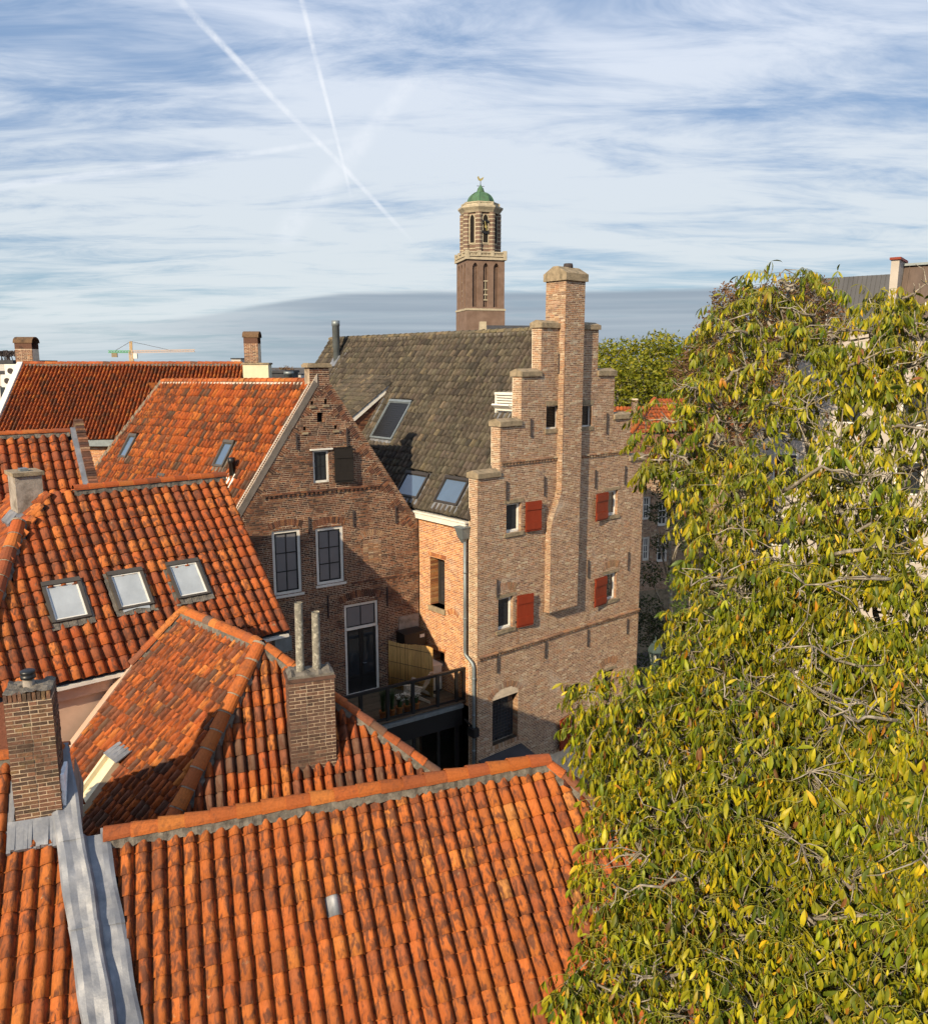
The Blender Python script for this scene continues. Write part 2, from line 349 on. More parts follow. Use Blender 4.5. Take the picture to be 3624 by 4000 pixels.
# ------------------------------------------------------------------ bricks
BH, BJ = 0.062, 0.017        # course pitch, joint
def unit_brick(tintc, mat):
    b = MB(); b.box(0, 1, 0, 1, 0, 1, tintc, 0, 'k'); return b.mesh('brick', mat)
BRK = {}
def variants(key, pick, mat, maker, n=12):
    if key not in BRK: BRK[key] = [maker(pick(), mat) for _ in range(n)]
    return BRK[key]
def cut(spans, a, b):
    out = []
    for x0, x1 in spans:
        if b <= x0 or a >= x1: out.append((x0, x1))
        else:
            if a-x0 > 0.015: out.append((x0, a))
            if x1-b > 0.015: out.append((b, x1))
    return out
def brick_wall(parent, pl, spans, v0, v1, key, pick, mat='brick', mortar='mortar', openings=(), holes=(), course=BH, n_obj=300, name='wall', extra=None, lens=(0.205, 0.10), jitter=0.003, mortar_z=-0.006):
    """spans(v)->[(u0,u1)]; openings: rects; holes: functions v->(a,b)|None. Bricks stand proud of the mortar sheet."""
    mb = MB(); bricks = []
    n = max(1, int(round((v1-v0)/course))); ch = (v1-v0)/n
    for i in range(n):
        a = v0+i*ch; b = a+ch; mid = (a+b)/2
        sp = spans(mid)
        for (o0, o1, p0, p1) in openings:
            if p0 < mid < p1: sp = cut(sp, o0, o1)
        spm = list(sp)
        for h in holes:
            r = h(mid)
            if r: sp = cut(sp, *r)
        for x0, x1 in spm: mb.face([(x0, a, mortar_z), (x1, a, mortar_z), (x1, b, mortar_z), (x0, b, mortar_z)])
        k = i % 2; off = (i % 4)*0.031
        for x0, x1 in sp:
            x = x0+0.003; j = k; first = True
            while x < x1-0.02:
                L = lens[j % 2]*rnd(0.93, 1.07)
                if first: L *= (0.55+off*4) if (k == 0) else 0.8
                first = False
                e = min(x+L, x1-0.003)
                if x1-0.003-e < 0.05: e = x1-0.003
                bricks.append((x, e, a+BJ/2+rnd(-.002, .002), b-BJ/2+rnd(-.002, .002), rnd(-jitter, jitter)))
                x = e+BJ; j += 1
    w = mb.build(name, MT[mortar], parent, pl)
    place_bricks(w, pl, bricks, key, pick, mat, n_obj, extra)
    return w
def place_bricks(w, pl, bricks, key, pick, mat, n_obj, extra=None):
    sc = []
    for i, (x0, x1, y0, y1, dz) in enumerate(bricks):
        p = project(pl.w((x0+x1)/2, (y0+y1)/2))
        if p and 0 < p[0] < 3624 and 0 < p[1] < 4000: sc.append(((x1-x0)/p[2], i))
    sc.sort(reverse=True); chosen = set(i for _, i in sc[:n_obj])
    var = variants(key, pick, MT[mat], unit_brick)
    rest = MB()
    for i, (x0, x1, y0, y1, dz) in enumerate(bricks):
        if i in chosen:
            L = Matrix(((x1-x0, 0, 0, x0), (0, y1-y0, 0, y0), (0, 0, 0.05, dz-0.05), (0, 0, 0, 1)))
            put_local('brick', random.choice(var), w, L)
        else: rest.box(x0, x1, y0, y1, dz-0.03, dz, pick(), 0, 'k')
    if extra:
        for q in extra: rest.hexa(q, pick())
    if rest.f: stuff(rest.build('brickwork', MT[mat], w, pl))
def soldier_arch(parent, pl, u0, u1, v, key, pick, mat, rise=0.1, h=0.2, n=None, proud=0.006, name='brick_arch'):
    """row of upright bricks over an opening, fanned along a flat arc"""
    n = n or max(5, int((u1-u0)/0.062)); c = (u0+u1)/2; half = (u1-u0)/2
    R = (half*half+rise*rise)/(2*max(rise, 1e-3)); cy = v+rise-R; a0 = math.asin(min(1, half/R))
    m = MB(); m.box(u0+0.02, u1-0.02, v+rise*0.2, v+rise*0.2+h*0.7, -0.03, -0.004); w = m.build(name, MT['mortar'], parent, pl)
    var = variants(key, pick, MT[mat], unit_brick)
    for i in range(n):
        a = -a0+2*a0*(i+0.5)/n; wd = 2*a0*R/n-0.010
        p = Vector((c+math.sin(a)*R, cy+math.cos(a)*R, 0)); x = Vector((math.cos(a), -math.sin(a), 0)); y = Vector((math.sin(a), math.cos(a), 0))
        o = p-x*wd/2
        L = Matrix(((x.x*wd, y.x*h, 0, o.x), (x.y*wd, y.y*h, 0, o.y), (0, 0, 0.05, proud-0.05+rnd(-.002, .002)), (0, 0, 0, 1)))
        put_local('brick', random.choice(var), w, L)
    return w
def corbel_course(parent, pl, u0, u1, v, pick, mat, name='corbel_course', step=0.15, out=0.07):
    """projecting string course on a row of brick dentils"""
    m = MB(); x = u0
    while x < u1-0.02:
        L = rnd(0.2, 0.24); e = min(u1, x+L); m.box(x, e-0.008, v, v+0.05, -0.02, out+rnd(-.006, .006), pick()); x = e
    m.box(u0, u1, v-0.012, v+0.004, -0.02, out*0.8, (0.3, 0.24, 0.18))
    x = u0+0.04
    while x < u1-0.08: m.box(x, x+0.075, v-0.075, v-0.012, -0.02, out*0.72, pick()); x += step
    return m.build(name, MT[mat], parent, pl)
def anchor(parent, pl, k, x, y0, y1):
    u, v1 = pl.hit(k, x, y0); _, v0 = pl.hit(k, x, y1)
    m = MB(); m.bar((u, v0, 0.03), (u+rnd(-.01, .01), v1, 0.03), 0.035, 0.05); m.bar((u, (v0+v1)/2, -0.02), (u, (v0+v1)/2, 0.06), 0.05)
    return m.build('wall_anchor', MT['iron'], parent, pl)

# ------------------------------------------------------------------ windows
def reveal(parent, pl, r, depth, pick, mat='brick', name='reveal'):
    u0, u1, v0, v1 = r; m = MB(); v = v0
    while v < v1-0.01:
        e = min(v1, v+BH)
        for x, s in ((u0, -1), (u1, 1)):
            a, b = (x-0.05, x+0.002) if s < 0 else (x-0.002, x+0.05)
            m.box(a, b, v+0.005, e-0.005, -depth, -0.012, pick())
        v = e
    m.face([(u0, v1, -depth), (u1, v1, -depth), (u1, v1, -0.01), (u0, v1, -0.01)], (0.3, 0.24, 0.18))
    m.face([(u0, v0, -0.01), (u1, v0, -0.01), (u1, v0, -depth), (u0, v0, -depth)], (0.3, 0.24, 0.18))
    for x in (u0-.006, u1+.006): m.face([(x, v0, -depth), (x, v1, -depth), (x, v1, -0.01), (x, v0, -0.01)], (0.42, 0.34, 0.26))
    return m.build(name, MT[mat], parent, pl)
def window(parent, pl, r, depth=0.12, fw=0.07, nx=2, ny=3, frame='white', sash='frame_dark', pane='glass', bar=0.03, sashw=0.04, name='window', rows=None, pick=None, mat='brick', proud=0.0, label=None):
    u0, u1, v0, v1 = r
    if depth > 0.03 and pick: reveal(parent, pl, (u0, u1, v0, v1), depth+0.06, pick, mat)
    z = -depth+proud; m = MB()
    m.box(u0, u0+fw, v0, v1, z-0.06, z); m.box(u1-fw, u1, v0, v1, z-0.06, z)
    m.box(u0+fw, u1-fw, v1-fw, v1, z-0.06, z-0.001); m.box(u0+fw, u1-fw, v0, v0+fw, z-0.06, z+0.015)
    w = m.build(name, MT[frame], parent, pl)
    if label: w['label'] = label
    a0, a1, b0, b1 = u0+fw, u1-fw, v0+fw, v1-fw
    s = MB(); zz = z-0.02
    s.box(a0, a0+sashw, b0, b1, zz-0.04, zz); s.box(a1-sashw, a1, b0, b1, zz-0.04, zz)
    s.box(a0+sashw, a1-sashw, b1-sashw, b1, zz-0.04, zz-0.001); s.box(a0+sashw, a1-sashw, b0, b0+sashw, zz-0.04, zz-0.001)
    c0, c1, d0, d1 = a0+sashw, a1-sashw, b0+sashw, b1-sashw
    ys = rows or [j/ny for j in range(1, ny)]; ys = [d0+(d1-d0)*q for q in ys]; xs = [c0+(c1-c0)*i/nx for i in range(1, nx)]
    for x in xs: s.box(x-bar/2, x+bar/2, d0, d1, zz-0.03, zz-0.002)
    for y in ys: s.box(c0, c1, y-bar/2, y+bar/2, zz-0.03, zz-0.004)
    s.build('sash', MT[sash], w, pl)
    X = [c0]+xs+[c1]; Y = [d0]+ys+[d1]
    for i in range(len(X)-1):
        for j in range(len(Y)-1):
            p = MB(); p.box(X[i], X[i+1], Y[j], Y[j+1], zz-0.024, zz-0.015); p.build('pane', MT[pane], w, pl)
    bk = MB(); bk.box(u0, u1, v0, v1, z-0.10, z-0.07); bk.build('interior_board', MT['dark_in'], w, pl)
    return w
def shutter(parent, pl, r, mat='red', ang=8, hinge='L', label=None):
    """plank shutter with two cross battens, swung open against the wall"""
    u0, u1, v0, v1 = r; W = u1-u0; H = v1-v0
    m = MB(); npl = 3
    for i in range(npl): m.box(W*i/npl+0.002, W*(i+1)/npl-0.002, 0, H, 0, 0.03)
    a = math.radians(ang)
    if hinge == 'L': q = pl.shift(u0, v0, 0.04); q = Plane(q.o, q.x*math.cos(a)+q.z*math.sin(a), q.y)
    else: q = pl.shift(u1, v0, 0.04); X = q.x*math.cos(a)-q.z*math.sin(a); q = Plane(q.o-X*W, X, q.y)
    s = m.build('shutter', MT[mat], parent, q)
    if label: s['label'] = label
    b = MB()
    for y0, y1 in ((0.06*H, 0.30*H), (0.72*H, 0.96*H)): b.box(0.015, W-0.015, y0, y1, 0.029, 0.06)
    b.build('batten', MT[mat], s, q)
    h = MB()
    for y in (0.18*H, 0.84*H): h.box(-0.05, 0.1, y-0.02, y+0.02, -0.035, -0.001)
    h.build('hinge', MT['iron'], s, q)
    return s
def slab(parent, pl, r, z0, z1, mat, name):
    m = MB(); m.box(*r, z0, z1); return m.build(name, MT[mat], parent, pl)

# ------------------------------------------------------------------ roof tiles
PROFILE = [(0.0, -0.030), (0.06, -0.026), (0.16, -0.004), (0.32, 0.030), (0.50, 0.053), (0.66, 0.059), (0.79, 0.046), (0.89, 0.014), (0.96, -0.018), (1.03, -0.036)]
def tile_geo(round_edge=0.0, pw=0.2, lift=0.046, zs=1.0):
    """one pantile of width 1 (X), exposed length 1 (Y); returns verts, faces"""
    v = []; f = []; n = len(PROFILE)
    for row, (y, dz) in enumerate(((1.22, -0.004), (0.0, lift), (0.004, lift-0.018))):
        for i, (x, z) in enumerate(PROFILE):
            sc = round_edge*(abs(x-0.58)/0.55)**2 if row else 0
            v.append((x, y+sc, z*zs+dz))
    for r in range(2):
        for i in range(n-1):
            a = r*n+i; b = (r+1)*n+i
            f.append((b, b+1, a+1, a))
    # right-hand edge thickness
    k = len(v); v += [(1.03, 1.22, -0.05), (1.03, 0.0, -0.05)]
    f.append((n-1+n, k+1, k, n-1))
    return v, f
def inside(poly, x, y):
    r = False; n = len(poly)
    for i in range(n):
        x0, y0 = poly[i]; x1, y1 = poly[(i+1) % n]
        if (y0 > y) != (y1 > y) and x < (x1-x0)*(y-y0)/(y1-y0)+x0: r = not r
    return r
def sag(x, y, amp, seed): return amp*(math.sin(x*0.9+seed)+0.6*math.sin(x*2.1+y*1.3+seed*2)+0.5*math.sin(y*1.7-seed))
def tile_roof(parent, pl, poly, w, g, key, pick, mat='tile', holes=(), n_obj=300, round_edge=0.0, name='roof', amp=0.012, jit=0.006, special=None, under='bitumen', zs=1.0, x0=None):
    """under-sheet + pantiles inside polygon (plane coords)"""
    us = [p[0] for p in poly]; vs = [p[1] for p in poly]
    m = MB(); m.face([(x, y, -0.10) for x, y in poly]); roof = m.build(name, MT[under], parent, pl)
    gv, gf = tile_geo(round_edge, zs=zs)
    gv = np.array(gv); gv[:, 0] *= w; gv[:, 1] *= g
    def mk(c, mt):
        b = MB(); b.v = [tuple(p) for p in gv]; b.f = list(gf); b.c = [c]*len(gf); b.mi = [0]*len(gf); return b.mesh('tile', mt, True)
    var = variants(key, pick, MT[mat], mk, 48)
    tiles = []
    nu = int((max(us)-min(us))/w)+1; nv = int((max(vs)-min(vs))/g)+1; ub = min(us) if x0 is None else x0
    for j in range(nv):
        off = rnd(-.006, .006)
        for i in range(nu):
            u = ub+i*w+off; v = max(vs)-(j+1)*g
            if not inside(poly, u+w/2, v+g*0.5): continue
            if any(inside(h, u+w/2, v+g*0.55) for h in holes): continue
            tiles.append((u+rnd(-jit, jit)*0.6, v+rnd(-jit, jit)*1.6, sag(u, v, amp, len(key))+rnd(-.004, .004), rnd(-.022, .022), rnd(-.02, .02)))
    sc = []
    for i, (u, v, n, a, b) in enumerate(tiles):
        p = project(pl.w(u+w/2, v+g/2))
        if p and -20 < p[0] < 3644 and 0 < p[1] < 4020: sc.append((p[2], i))
    sc.sort(); chosen = set(i for _, i in sc[:n_obj])
    rest = MB(); RV = []; nf = 0
    for i, (u, v, n, a, b) in enumerate(tiles):
        L = Matrix.Translation((u, v, n)) @ Matrix.Rotation(a, 4, 'Z') @ Matrix.Rotation(b, 4, 'Y')
        if i in chosen:
            me = random.choice(var)
            if special and any(abs(u+w/2-a_) < w/2 and abs(v+g/2-b_) < g/2 for a_, b_ in special): me = variants(key+'_lead', lambda: (0.4, 0.4, 0.42), MT['lead'], mk, 1)[0]
            put_local('tile', me, roof, L)
        else:
            A = np.array(L); P = gv @ A[:3, :3].T+A[:3, 3]; base = len(RV)*len(gv)
            RV.append(P); c = pick()
            for q in gf: rest.f.append(tuple(base+k for k in q)); rest.c.append(c); rest.mi.append(0)
    if RV:
        rest.v = [tuple(p) for p in np.concatenate(RV)]
        stuff(rest.build('tile_field', MT[mat], roof, pl, True))
    return roof
def ridge_caps(parent, a, b, up, r=0.13, L=0.36, pick=None, mat='cap', ring=False, mortar=True, name='ridge_tile', bed=0.10, drop=-0.03, bedmat='mortar_bed'):
    """overlapping half-round caps from a to b (world), bedded in mortar; children of parent"""
    a = Vector(a); b = Vector(b); d = (b-a).normalized(); up = Vector(up); up = (up-d*up.dot(d)).normalized(); x = d.cross(up).normalized()
    tot = (b-a).length; n = max(1, int(round(tot/L))); L = tot/n
    if mortar:
        m = MB(); k = int(tot/0.07)+1; pr = None
        for i in range(k+1):
            p = a+d*(tot*i/k); hw = r*1.05*rnd(0.85, 1.15); dd = bed*rnd(0.75, 1.25)
            cur = (p-x*hw-up*dd, p-x*r*0.8+up*r*0.15, p+x*r*0.8+up*r*0.15, p+x*hw-up*dd)
            if pr:
                for q in range(3): m.face([pr[q], cur[q], cur[q+1], pr[q+1]])
            pr = cur
        m.build('mortar_bed', MT[bedmat], parent, Matrix(), True)
    for i in range(n):
        p = a+d*(L*i)-up*drop; m = MB(); S = 8; c = pick() if pick else (1, 1, 1); r0 = r*rnd(1.08, 1.15); r1 = r*rnd(0.90, 0.95)
        tilt = x*rnd(-.012, .012)+up*rnd(-.008, .008)
        rows = []
        for (t, rr, inn) in ((0.0, r0, 0), (L*1.06, r1, 0)):
            row = [p+d*t+tilt*(t/L)+x*math.cos(math.pi*s/S)*rr+up*math.sin(math.pi*s/S)*rr for s in range(S+1)]; rows.append(row)
        for s in range(S): m.face([rows[0][s+1], rows[0][s], rows[1][s], rows[1][s+1]], c)
        inn = [p+x*math.cos(math.pi*s/S)*(r0-0.02)+up*math.sin(math.pi*s/S)*(r0-0.02) for s in range(S+1)]
        for s in range(S): m.face([rows[0][s], rows[0][s+1], inn[s+1], inn[s]], c)
        if ring:
            k0 = [p+d*(L*.93)+tilt*.93+x*math.cos(math.pi*s/S)*r1*1.10+up*math.sin(math.pi*s/S)*r1*1.10 for s in range(S+1)]; k1 = [q+d*L*.12 for q in k0]
            for s in range(S): m.face([k0[s+1], k0[s], k1[s], k1[s+1]], (0.27, 0.22, 0.16))
        m.build(name, MT[mat], parent, Matrix(), True)
def skylight(parent, pl, q, mat='curtain', frame='frame_grey', label=None, blind=False, flash='lead', apron=0.14, glass_label=None, h=0.07):
    """roof window: four hits (top-left, top-right, bottom-right, bottom-left) squared up on the roof plane"""
    u0 = (q[0][0]+q[3][0])/2; u1 = (q[1][0]+q[2][0])/2; v1 = (q[0][1]+q[1][1])/2; v0 = (q[2][1]+q[3][1])/2
    b = 0.075; z0 = 0.0; z1 = h+0.06; m = MB()
    m.box(u0, u0+b, v0, v1, z0, z1); m.box(u1-b, u1, v0, v1, z0, z1); m.box(u0, u1, v1-b*1.5, v1, z0, z1+0.02); m.box(u0+b, u1-b, v0, v0+b*0.7, z0, z1-0.01)
    w = m.build('roof_window', MT[frame], parent, pl)
    if label: w['label'] = label
    s = MB(); c = 0.03; i0, i1, j0, j1 = u0+b, u1-b, v0+b*0.7, v1-b*1.5
    s.box(i0, i0+c, j0, j1, z0, z1-0.02); s.box(i1-c, i1, j0, j1, z0, z1-0.02); s.box(i0+c, i1-c, j1-c, j1, z0, z1-0.022); s.box(i0+c, i1-c, j0, j0+c, z0, z1-0.022)
    s.build('sash', MT['white' if mat == 'curtain' else frame], w, pl)
    p = MB()
    if blind:
        k = int((j1-j0)/0.05)
        for i in range(k): y = j0+(j1-j0)*i/k; p.box(i0+c, i1-c, y+0.004, y+(j1-j0)/k-0.004, z1-0.05, z1-0.025+0.006*(i % 2))
        p.build('shutter_slat', MT['black'], w, pl)
    else:
        p.box(i0+c, i1-c, j0+c, j1-c, z1-0.06, z1-0.04); p.build('pane', MT[mat], w, pl)
    f = MB(); n = 10
    for i in range(n):
        x = u0-0.06+(u1-u0+0.12)*i/n; x2 = u0-0.06+(u1-u0+0.12)*(i+1)/n; e = apron*rnd(0.85, 1.1)
        f.box(x, x2, v0-e, v0+0.01, 0.035, 0.058+0.01*(i % 2))
    f.box(u0-0.07, u0-0.002, v0, v1, 0.02, 0.06); f.box(u1+0.002, u1+0.07, v0, v1, 0.02, 0.06)
    f.build('flashing', MT[flash], w, pl)
    return w, [(u0, v0-0.02), (u1, v0-0.02), (u1, v1), (u0, v1)]
def qhit(pl, k, *pts): return [pl.hit(k, x, y) for x, y in pts]
def frame(ang): return Vector((math.cos(ang), math.sin(ang), 0)), Vector((-math.sin(ang), math.cos(ang), 0))
ANG_A = math.atan2(0.650, 0.760); ANG_B = math.atan2(0.559, 0.829); ANG_F = math.atan2(0.327, 0.945)
def flat(p): return Vector((p.x, p.y, 0))

# ================================================================== SETTING
g = MB(); g.face([(-2500, -300, 0), (2500, -300, 0), (2500, 5000, 0), (-2500, 5000, 0)])
structure(g.build('ground', material('ground', (0.10, 0.085, 0.07), rough=0.95, var=0.4, vs=0.6, bump=0.2, bs=8)))

# ================================================================== stepped-gable warehouse
e1, e2 = frame(ANG_A)
C1 = flat(at_y('c', 303, 1600, 26.0))
A = thing('stepped_gable_house', 'tall brick warehouse with stepped gable, chimney breast and red shutters beside the tree', 'house', C1)
AF = Plane(C1, e1); AL = Plane(C1, -e2)
LV = [(12.38, 0.0, 8.69), (14.01, 0.97, 7.74), (15.62, 1.92, 6.72), (17.23, 2.82, 5.74)]
def a_spans(v):
    for top, a, b in LV:
        if v < top: return [(a, b)]
    return []
ops = []
def A_op(*r): R = AF.rect(*r); ops.append(R); return R
wins = [A_op('d', 690, 33, 793, 228), A_op('d', 632, 713, 735, 912), A_op('r', 92, 1337, 152, 1462), A_op('d', 1388, 540, 1470, 706)]
loft = [A_op('c', 793, 1068, 880, 1230), A_op('c', 1045, 1063, 1115, 1215)]
arch = A_op('d', 592, 1440, 770, 1690)
low = [A_op('d', 1140, 1330, 1215, 1445), A_op('d', 1380, 1235, 1452, 1325), A_op('d', 795, 1805, 850, 1850)]
# arched head of the ground-floor window
ac = (arch[0]+arch[1])/2; ah = (arch[1]-arch[0])/2
def arch_hole(v):
    t = (v-arch[3])/0.32
    if 0 <= t < 1: h = ah*math.sqrt(max(0, 1-t*t)); return (ac-h, ac+h)
for top_i, (top, a, b) in enumerate(LV): pass
brick_wall(A, AF, a_spans, 1.6, 17.23, 'A', P_A, openings=ops, holes=[arch_hole])
bk = MB(); prev = 0.0
for top, a, b in LV:
    bk.box(a, b, prev, top, -0.44, -0.40); bk.box(b-0.03, b-0.004, prev, top, -0.40, -0.014); prev = top
bk.box(0, 8.69, 0, 1.6, -0.3, -0.012)
bk.build('gable_core', MT['mortar'], A, AF)
# left-hand returns of the steps
prev = 0.9
for i, (top, a, b) in enumerate(LV):
    P = Plane(C1+e1*(a-0.001), -e2)
    lo = 1.6 if i == 0 else LV[i-1][0]
    brick_wall(A, P, lambda v: [(-0.42, 0.0)], lo, top, 'A', P_A, n_obj=60 if i else 120, name='step_return')
    R2 = Plane(C1+e1*(b+0.001), e2); brick_wall(A, R2, lambda v: [(0.0, 0.42)], lo if i else 8.0, top, 'A', P_A, n_obj=0, name='step_return')
# saddle copings
for i, (top, a, b) in enumerate(LV):
    nxt = LV[i+1] if i < 3 else (0, 3.80, 4.76)
    for x0, x1 in ((a-0.05, nxt[1]+0.0), (nxt[2], b+0.05)):
        m = MB(); L = x1-x0; poly = [(-0.07, 0.0), (0.51, 0.0), (0.51, 0.16), (0.22, 0.26), (-0.07, 0.16)]
        n = len(poly)
        P0 = [(x0, top+y, -x) for x, y in poly]; P1 = [(x1-0.003, top+y+rnd(-.01, .01), -x) for x, y in poly]
        m.face(P0); m.face(P1[::-1])
        for q in range(n): m.face([P0[q], P1[q], P1[(q+1) % n], P0[(q+1) % n]])
        m.build('coping_stone', MT['stone'], A, AF)
# chimney breast and stack
BZ = 0.27
AB = AF.shift(0, 0, BZ)
bl_top = AB.hit('c', 917, 900)[0]; br = AB.hit('c', 1053, 900)[0]; bl_low = AB.hit('d', 1000, 600)[0]
vb = AB.hit('d', 1000, 815)[1]; v_hi = AB.hit('c', 920, 1640)[1]; v_lo = AB.hit('d', 1003, 240)[1]; v_top = AB.hit('c', 920, 168)[1]
def b_left(v):
    if v >= v_hi: return bl_top
    if v <= v_lo: return bl_low
    t = (v_hi-v)/(v_hi-v_lo); return bl_top+(bl_low-bl_top)*(t*t*(3-2*t))
ext = []
v = vb; stack_d = 0.92
while v < v_top-0.01:
    x = b_left(v+0.03); dpt = -BZ if v < 17.23 else -stack_d
    z = 0.0; L = 0.1 if random.random() < 0.5 else 0.2
    while z > dpt+0.02:
        e = max(dpt, z-L); ext.append([(x+0.002, v+0.005, e+0.006), (x+0.05, v+0.005, e+0.006), (x+0.05, v+BH-0.006, e+0.006), (x+0.002, v+BH-0.006, e+0.006),
                    (x+0.002, v+0.005, z-0.006), (x+0.05, v+0.005, z-0.006), (x+0.05, v+BH-0.006, z-0.006), (x+0.002, v+BH-0.006, z-0.006)]); z = e; L = 0.205
    v += BH
br_wall = brick_wall(A, AB, lambda v: [(b_left(v), br)], vb, v_top, 'A', P_A, n_obj=150, name='chimney_breast', extra=ext)
m = MB(); v = vb
while v < v_top:
    x = b_left(v+0.03)+0.009; dpt = -BZ if v < 17.23 else -stack_d
    m.face([(x, v, dpt), (x, v, -0.01), (x, v+BH, -0.01), (x, v+BH, dpt)])
    m.face([(br-0.004, v, -0.01), (br-0.004, v, dpt), (br-0.004, v+BH, dpt), (br-0.004, v+BH, -0.01)]); v += BH
m.face([(bl_low, vb+.001, -BZ), (br, vb+.001, -BZ), (br, vb+.001, -0.01), (bl_low, vb+.001, -0.01)])
m.face([(br, 17.2, -stack_d), (bl_top, 17.2, -stack_d), (bl_top, v_top, -stack_d), (br, v_top, -stack_d)])
m.build('chimney_core', MT['mortar'], A, AB)
m = MB(); xa, xb, za, zb = bl_top-0.07, br+0.07, -stack_d-0.07, 0.07; xm, zc = (xa+xb)/2, (za+zb)/2; h0, h1, h2 = v_top, v_top+0.24, v_top+0.48
m.box(xa, xb, h0, h1, za, zb)
P = [(xa, h1, zb), (xb, h1, zb), (xb, h1, za), (xa, h1, za)]; R_ = [(xa+0.02, h2, zc+0.1), (xb-0.02, h2, zc+0.1), (xb-0.02, h2, zc-0.1), (xa+0.02, h2, zc-0.1)]
for q in range(4): m.face([P[q], P[(q+1) % 4], R_[(q+1) % 4], R_[q]])
m.face(R_); m.build('chimney_cap', MT['stone'], A, AB)
m = MB(); m.lathe([(0.15, 0), (0.17, 0.06), (0.15, 0.16), (0.10, 0.16)], 12); m.build('chimney_pot', MT['iron'], A, Matrix.Translation(AB.w(xm+0.1, h2-0.03, zc)), True)
# string courses
corbel_course(A, AF, LV[1][1]-0.0, b_left(12.8), 12.80, P_A, 'brick'); corbel_course(A, AF, br+0.02, LV[1][2]+0.0, 12.76, P_A, 'brick')
corbel_course(A, AF, 0.0, 8.69, 6.28, P_A, 'brick', out=0.09)
corb = MB()
# windows
for R, k in zip(wins, range(4)):
    window(A, AF, R, 0.11, 0.06, 1, 1, 'white', 'white', 'glass', sashw=0.03, pick=P_A)
    u0, u1, v0, v1 = R
    slab(A, AF, (u0-0.11, u1+0.11, v1, v1+0.11), -0.05, 0.012, 'stone', 'lintel'); slab(A, AF, (u0-0.1, u1+0.1, v0-0.12, v0), -0.05, 0.05, 'stone', 'sill')
    W = u1-u0
    if k in (1, 3): soldier_arch(A, AF, u0-0.1, u1+0.08, v1+0.14, 'A', P_A, 'brick', 0.12, 0.26)
shutter(A, AF, AF.rect('d', 820, 20, 918, 213), ang=7, label='red plank shutter left of the chimney breast, upper floor')
shutter(A, AF, AF.rect('d', 759, 688, 860, 886), ang=7, label='red plank shutter left of the chimney breast, lower floor')
shutter(A, AF, AF.rect('r', 23, 1350, 93, 1484), ang=7, hinge='R', label='red plank shutter right of the chimney breast, upper floor')
shutter(A, AF, AF.rect('d', 1300, 568, 1391, 742), ang=7, hinge='R', label='red plank shutter right of the chimney breast, lower floor')
shutter(A, AF, AF.rect('d', 1048, 1568, 1135, 1750), ang=9, hinge='R', label='red plank shutter low on the wall, half hidden by leaves')
for R in loft:
    u0, u1, v0, v1 = R
    w_ = window(A, AF, R, 0.13, 0.05, 1, 1, 'white', 'frame_dark', 'dark_in', sashw=0.02, pick=P_A)
    m = MB(); n = 12
    for i in range(n):
        y = v0+0.07+(v1-v0-0.14)*i/n; m.box(u0+0.07, u1-0.07, y, y+0.035, -0.15, -0.12)
    m.build('louvre', MT['black'], w_, AF)
    slab(A, AF, (u0-0.05, u1+0.06, v1, v1+0.16), -0.05, 0.012, 'stone', 'lintel'); slab(A, AF, (u0-0.06, u1+0.06, v0-0.14, v0), -0.05, 0.03, 'stone', 'sill')
# leaded arched window
u0, u1, v0, v1 = arch
pts = [(u0, v0), (u1, v0)]+[(ac+ah*math.cos(a), v1+0.32*math.sin(a)) for a in [math.pi*i/14 for i in range(15)]]
reveal(A, AF, arch, 0.3, P_A)
m = MB(); m.prism(pts, -0.30, -0.26); aw = m.build('arched_window', MT['glass'], A, AF)
m = MB()
for i in range(1, 8): x = u0+(u1-u0)*i/8; m.box(x-0.006, x+0.006, v0, v1+0.32*math.sqrt(max(0, 1-((x-ac)/ah)**2)), -0.26, -0.25)
y = v0+0.12
while y < v1+0.3: hw = ah if y < v1 else ah*math.sqrt(max(0, 1-((y-v1)/0.32)**2)); m.box(ac-hw, ac+hw, y-0.006, y+0.006, -0.26, -0.252); y += 0.12
m.build('lead_bar', MT['iron'], aw, AF)
soldier_arch(A, AF, u0-0.1, u1+0.1, v1+0.02, 'A', P_A, 'brick', 0.33, 0.2)
m = MB(); x = u0-0.05
while x < u1+0.03: m.box(x, x+0.055, v0-0.16, v0, -0.2, 0.03, P_A()); x += 0.066
m.build('brick_sill', MT['brick'], A, AF)
for R in low:
    window(A, AF, R, 0.12, 0.05, 1, 1, 'frame_dark', 'frame_dark', 'glass', sashw=0.02, pick=P_A)
soldier_arch(A, AF, low[1][0]-0.12, low[1][1]+0.1, low[1][3]+0.16, 'A', P_A, 'brick', 0.14, 0.26)
slab(A, AF, (low[1][0]-0.1, low[1][1]+0.12, low[1][3], low[1][3]+0.12), -0.05, 0.014, 'stone', 'lintel')
soldier_arch(A, AF, *AF.hit('d', 670, 1852)[:1], AF.hit('d', 790, 1852)[0], AF.hit('d', 730, 1852)[1], 'A', P_A, 'brick', 0.1, 0.16)
for k, x, y0, y1 in [('c', 880, 695, 840), ('c', 680, 1160, 1290), ('c', 1222, 1120, 1265), ('c', 505, 1605, 1740), ('c', 777, 1570, 1710), ('c', 1140, 1525, 1655),
                     ('c', 1352, 1495, 1630), ('d', 620, 575, 700), ('d', 970, 500, 640), ('d', 1272, 435, 560), ('d', 1558, 375, 505), ('d', 623, 1105, 1240),
                     ('d', 965, 1015, 1135), ('d', 1268, 930, 1050), ('d', 1550, 855, 960)]:
    anchor(A, AF, k, x, y0, y1)
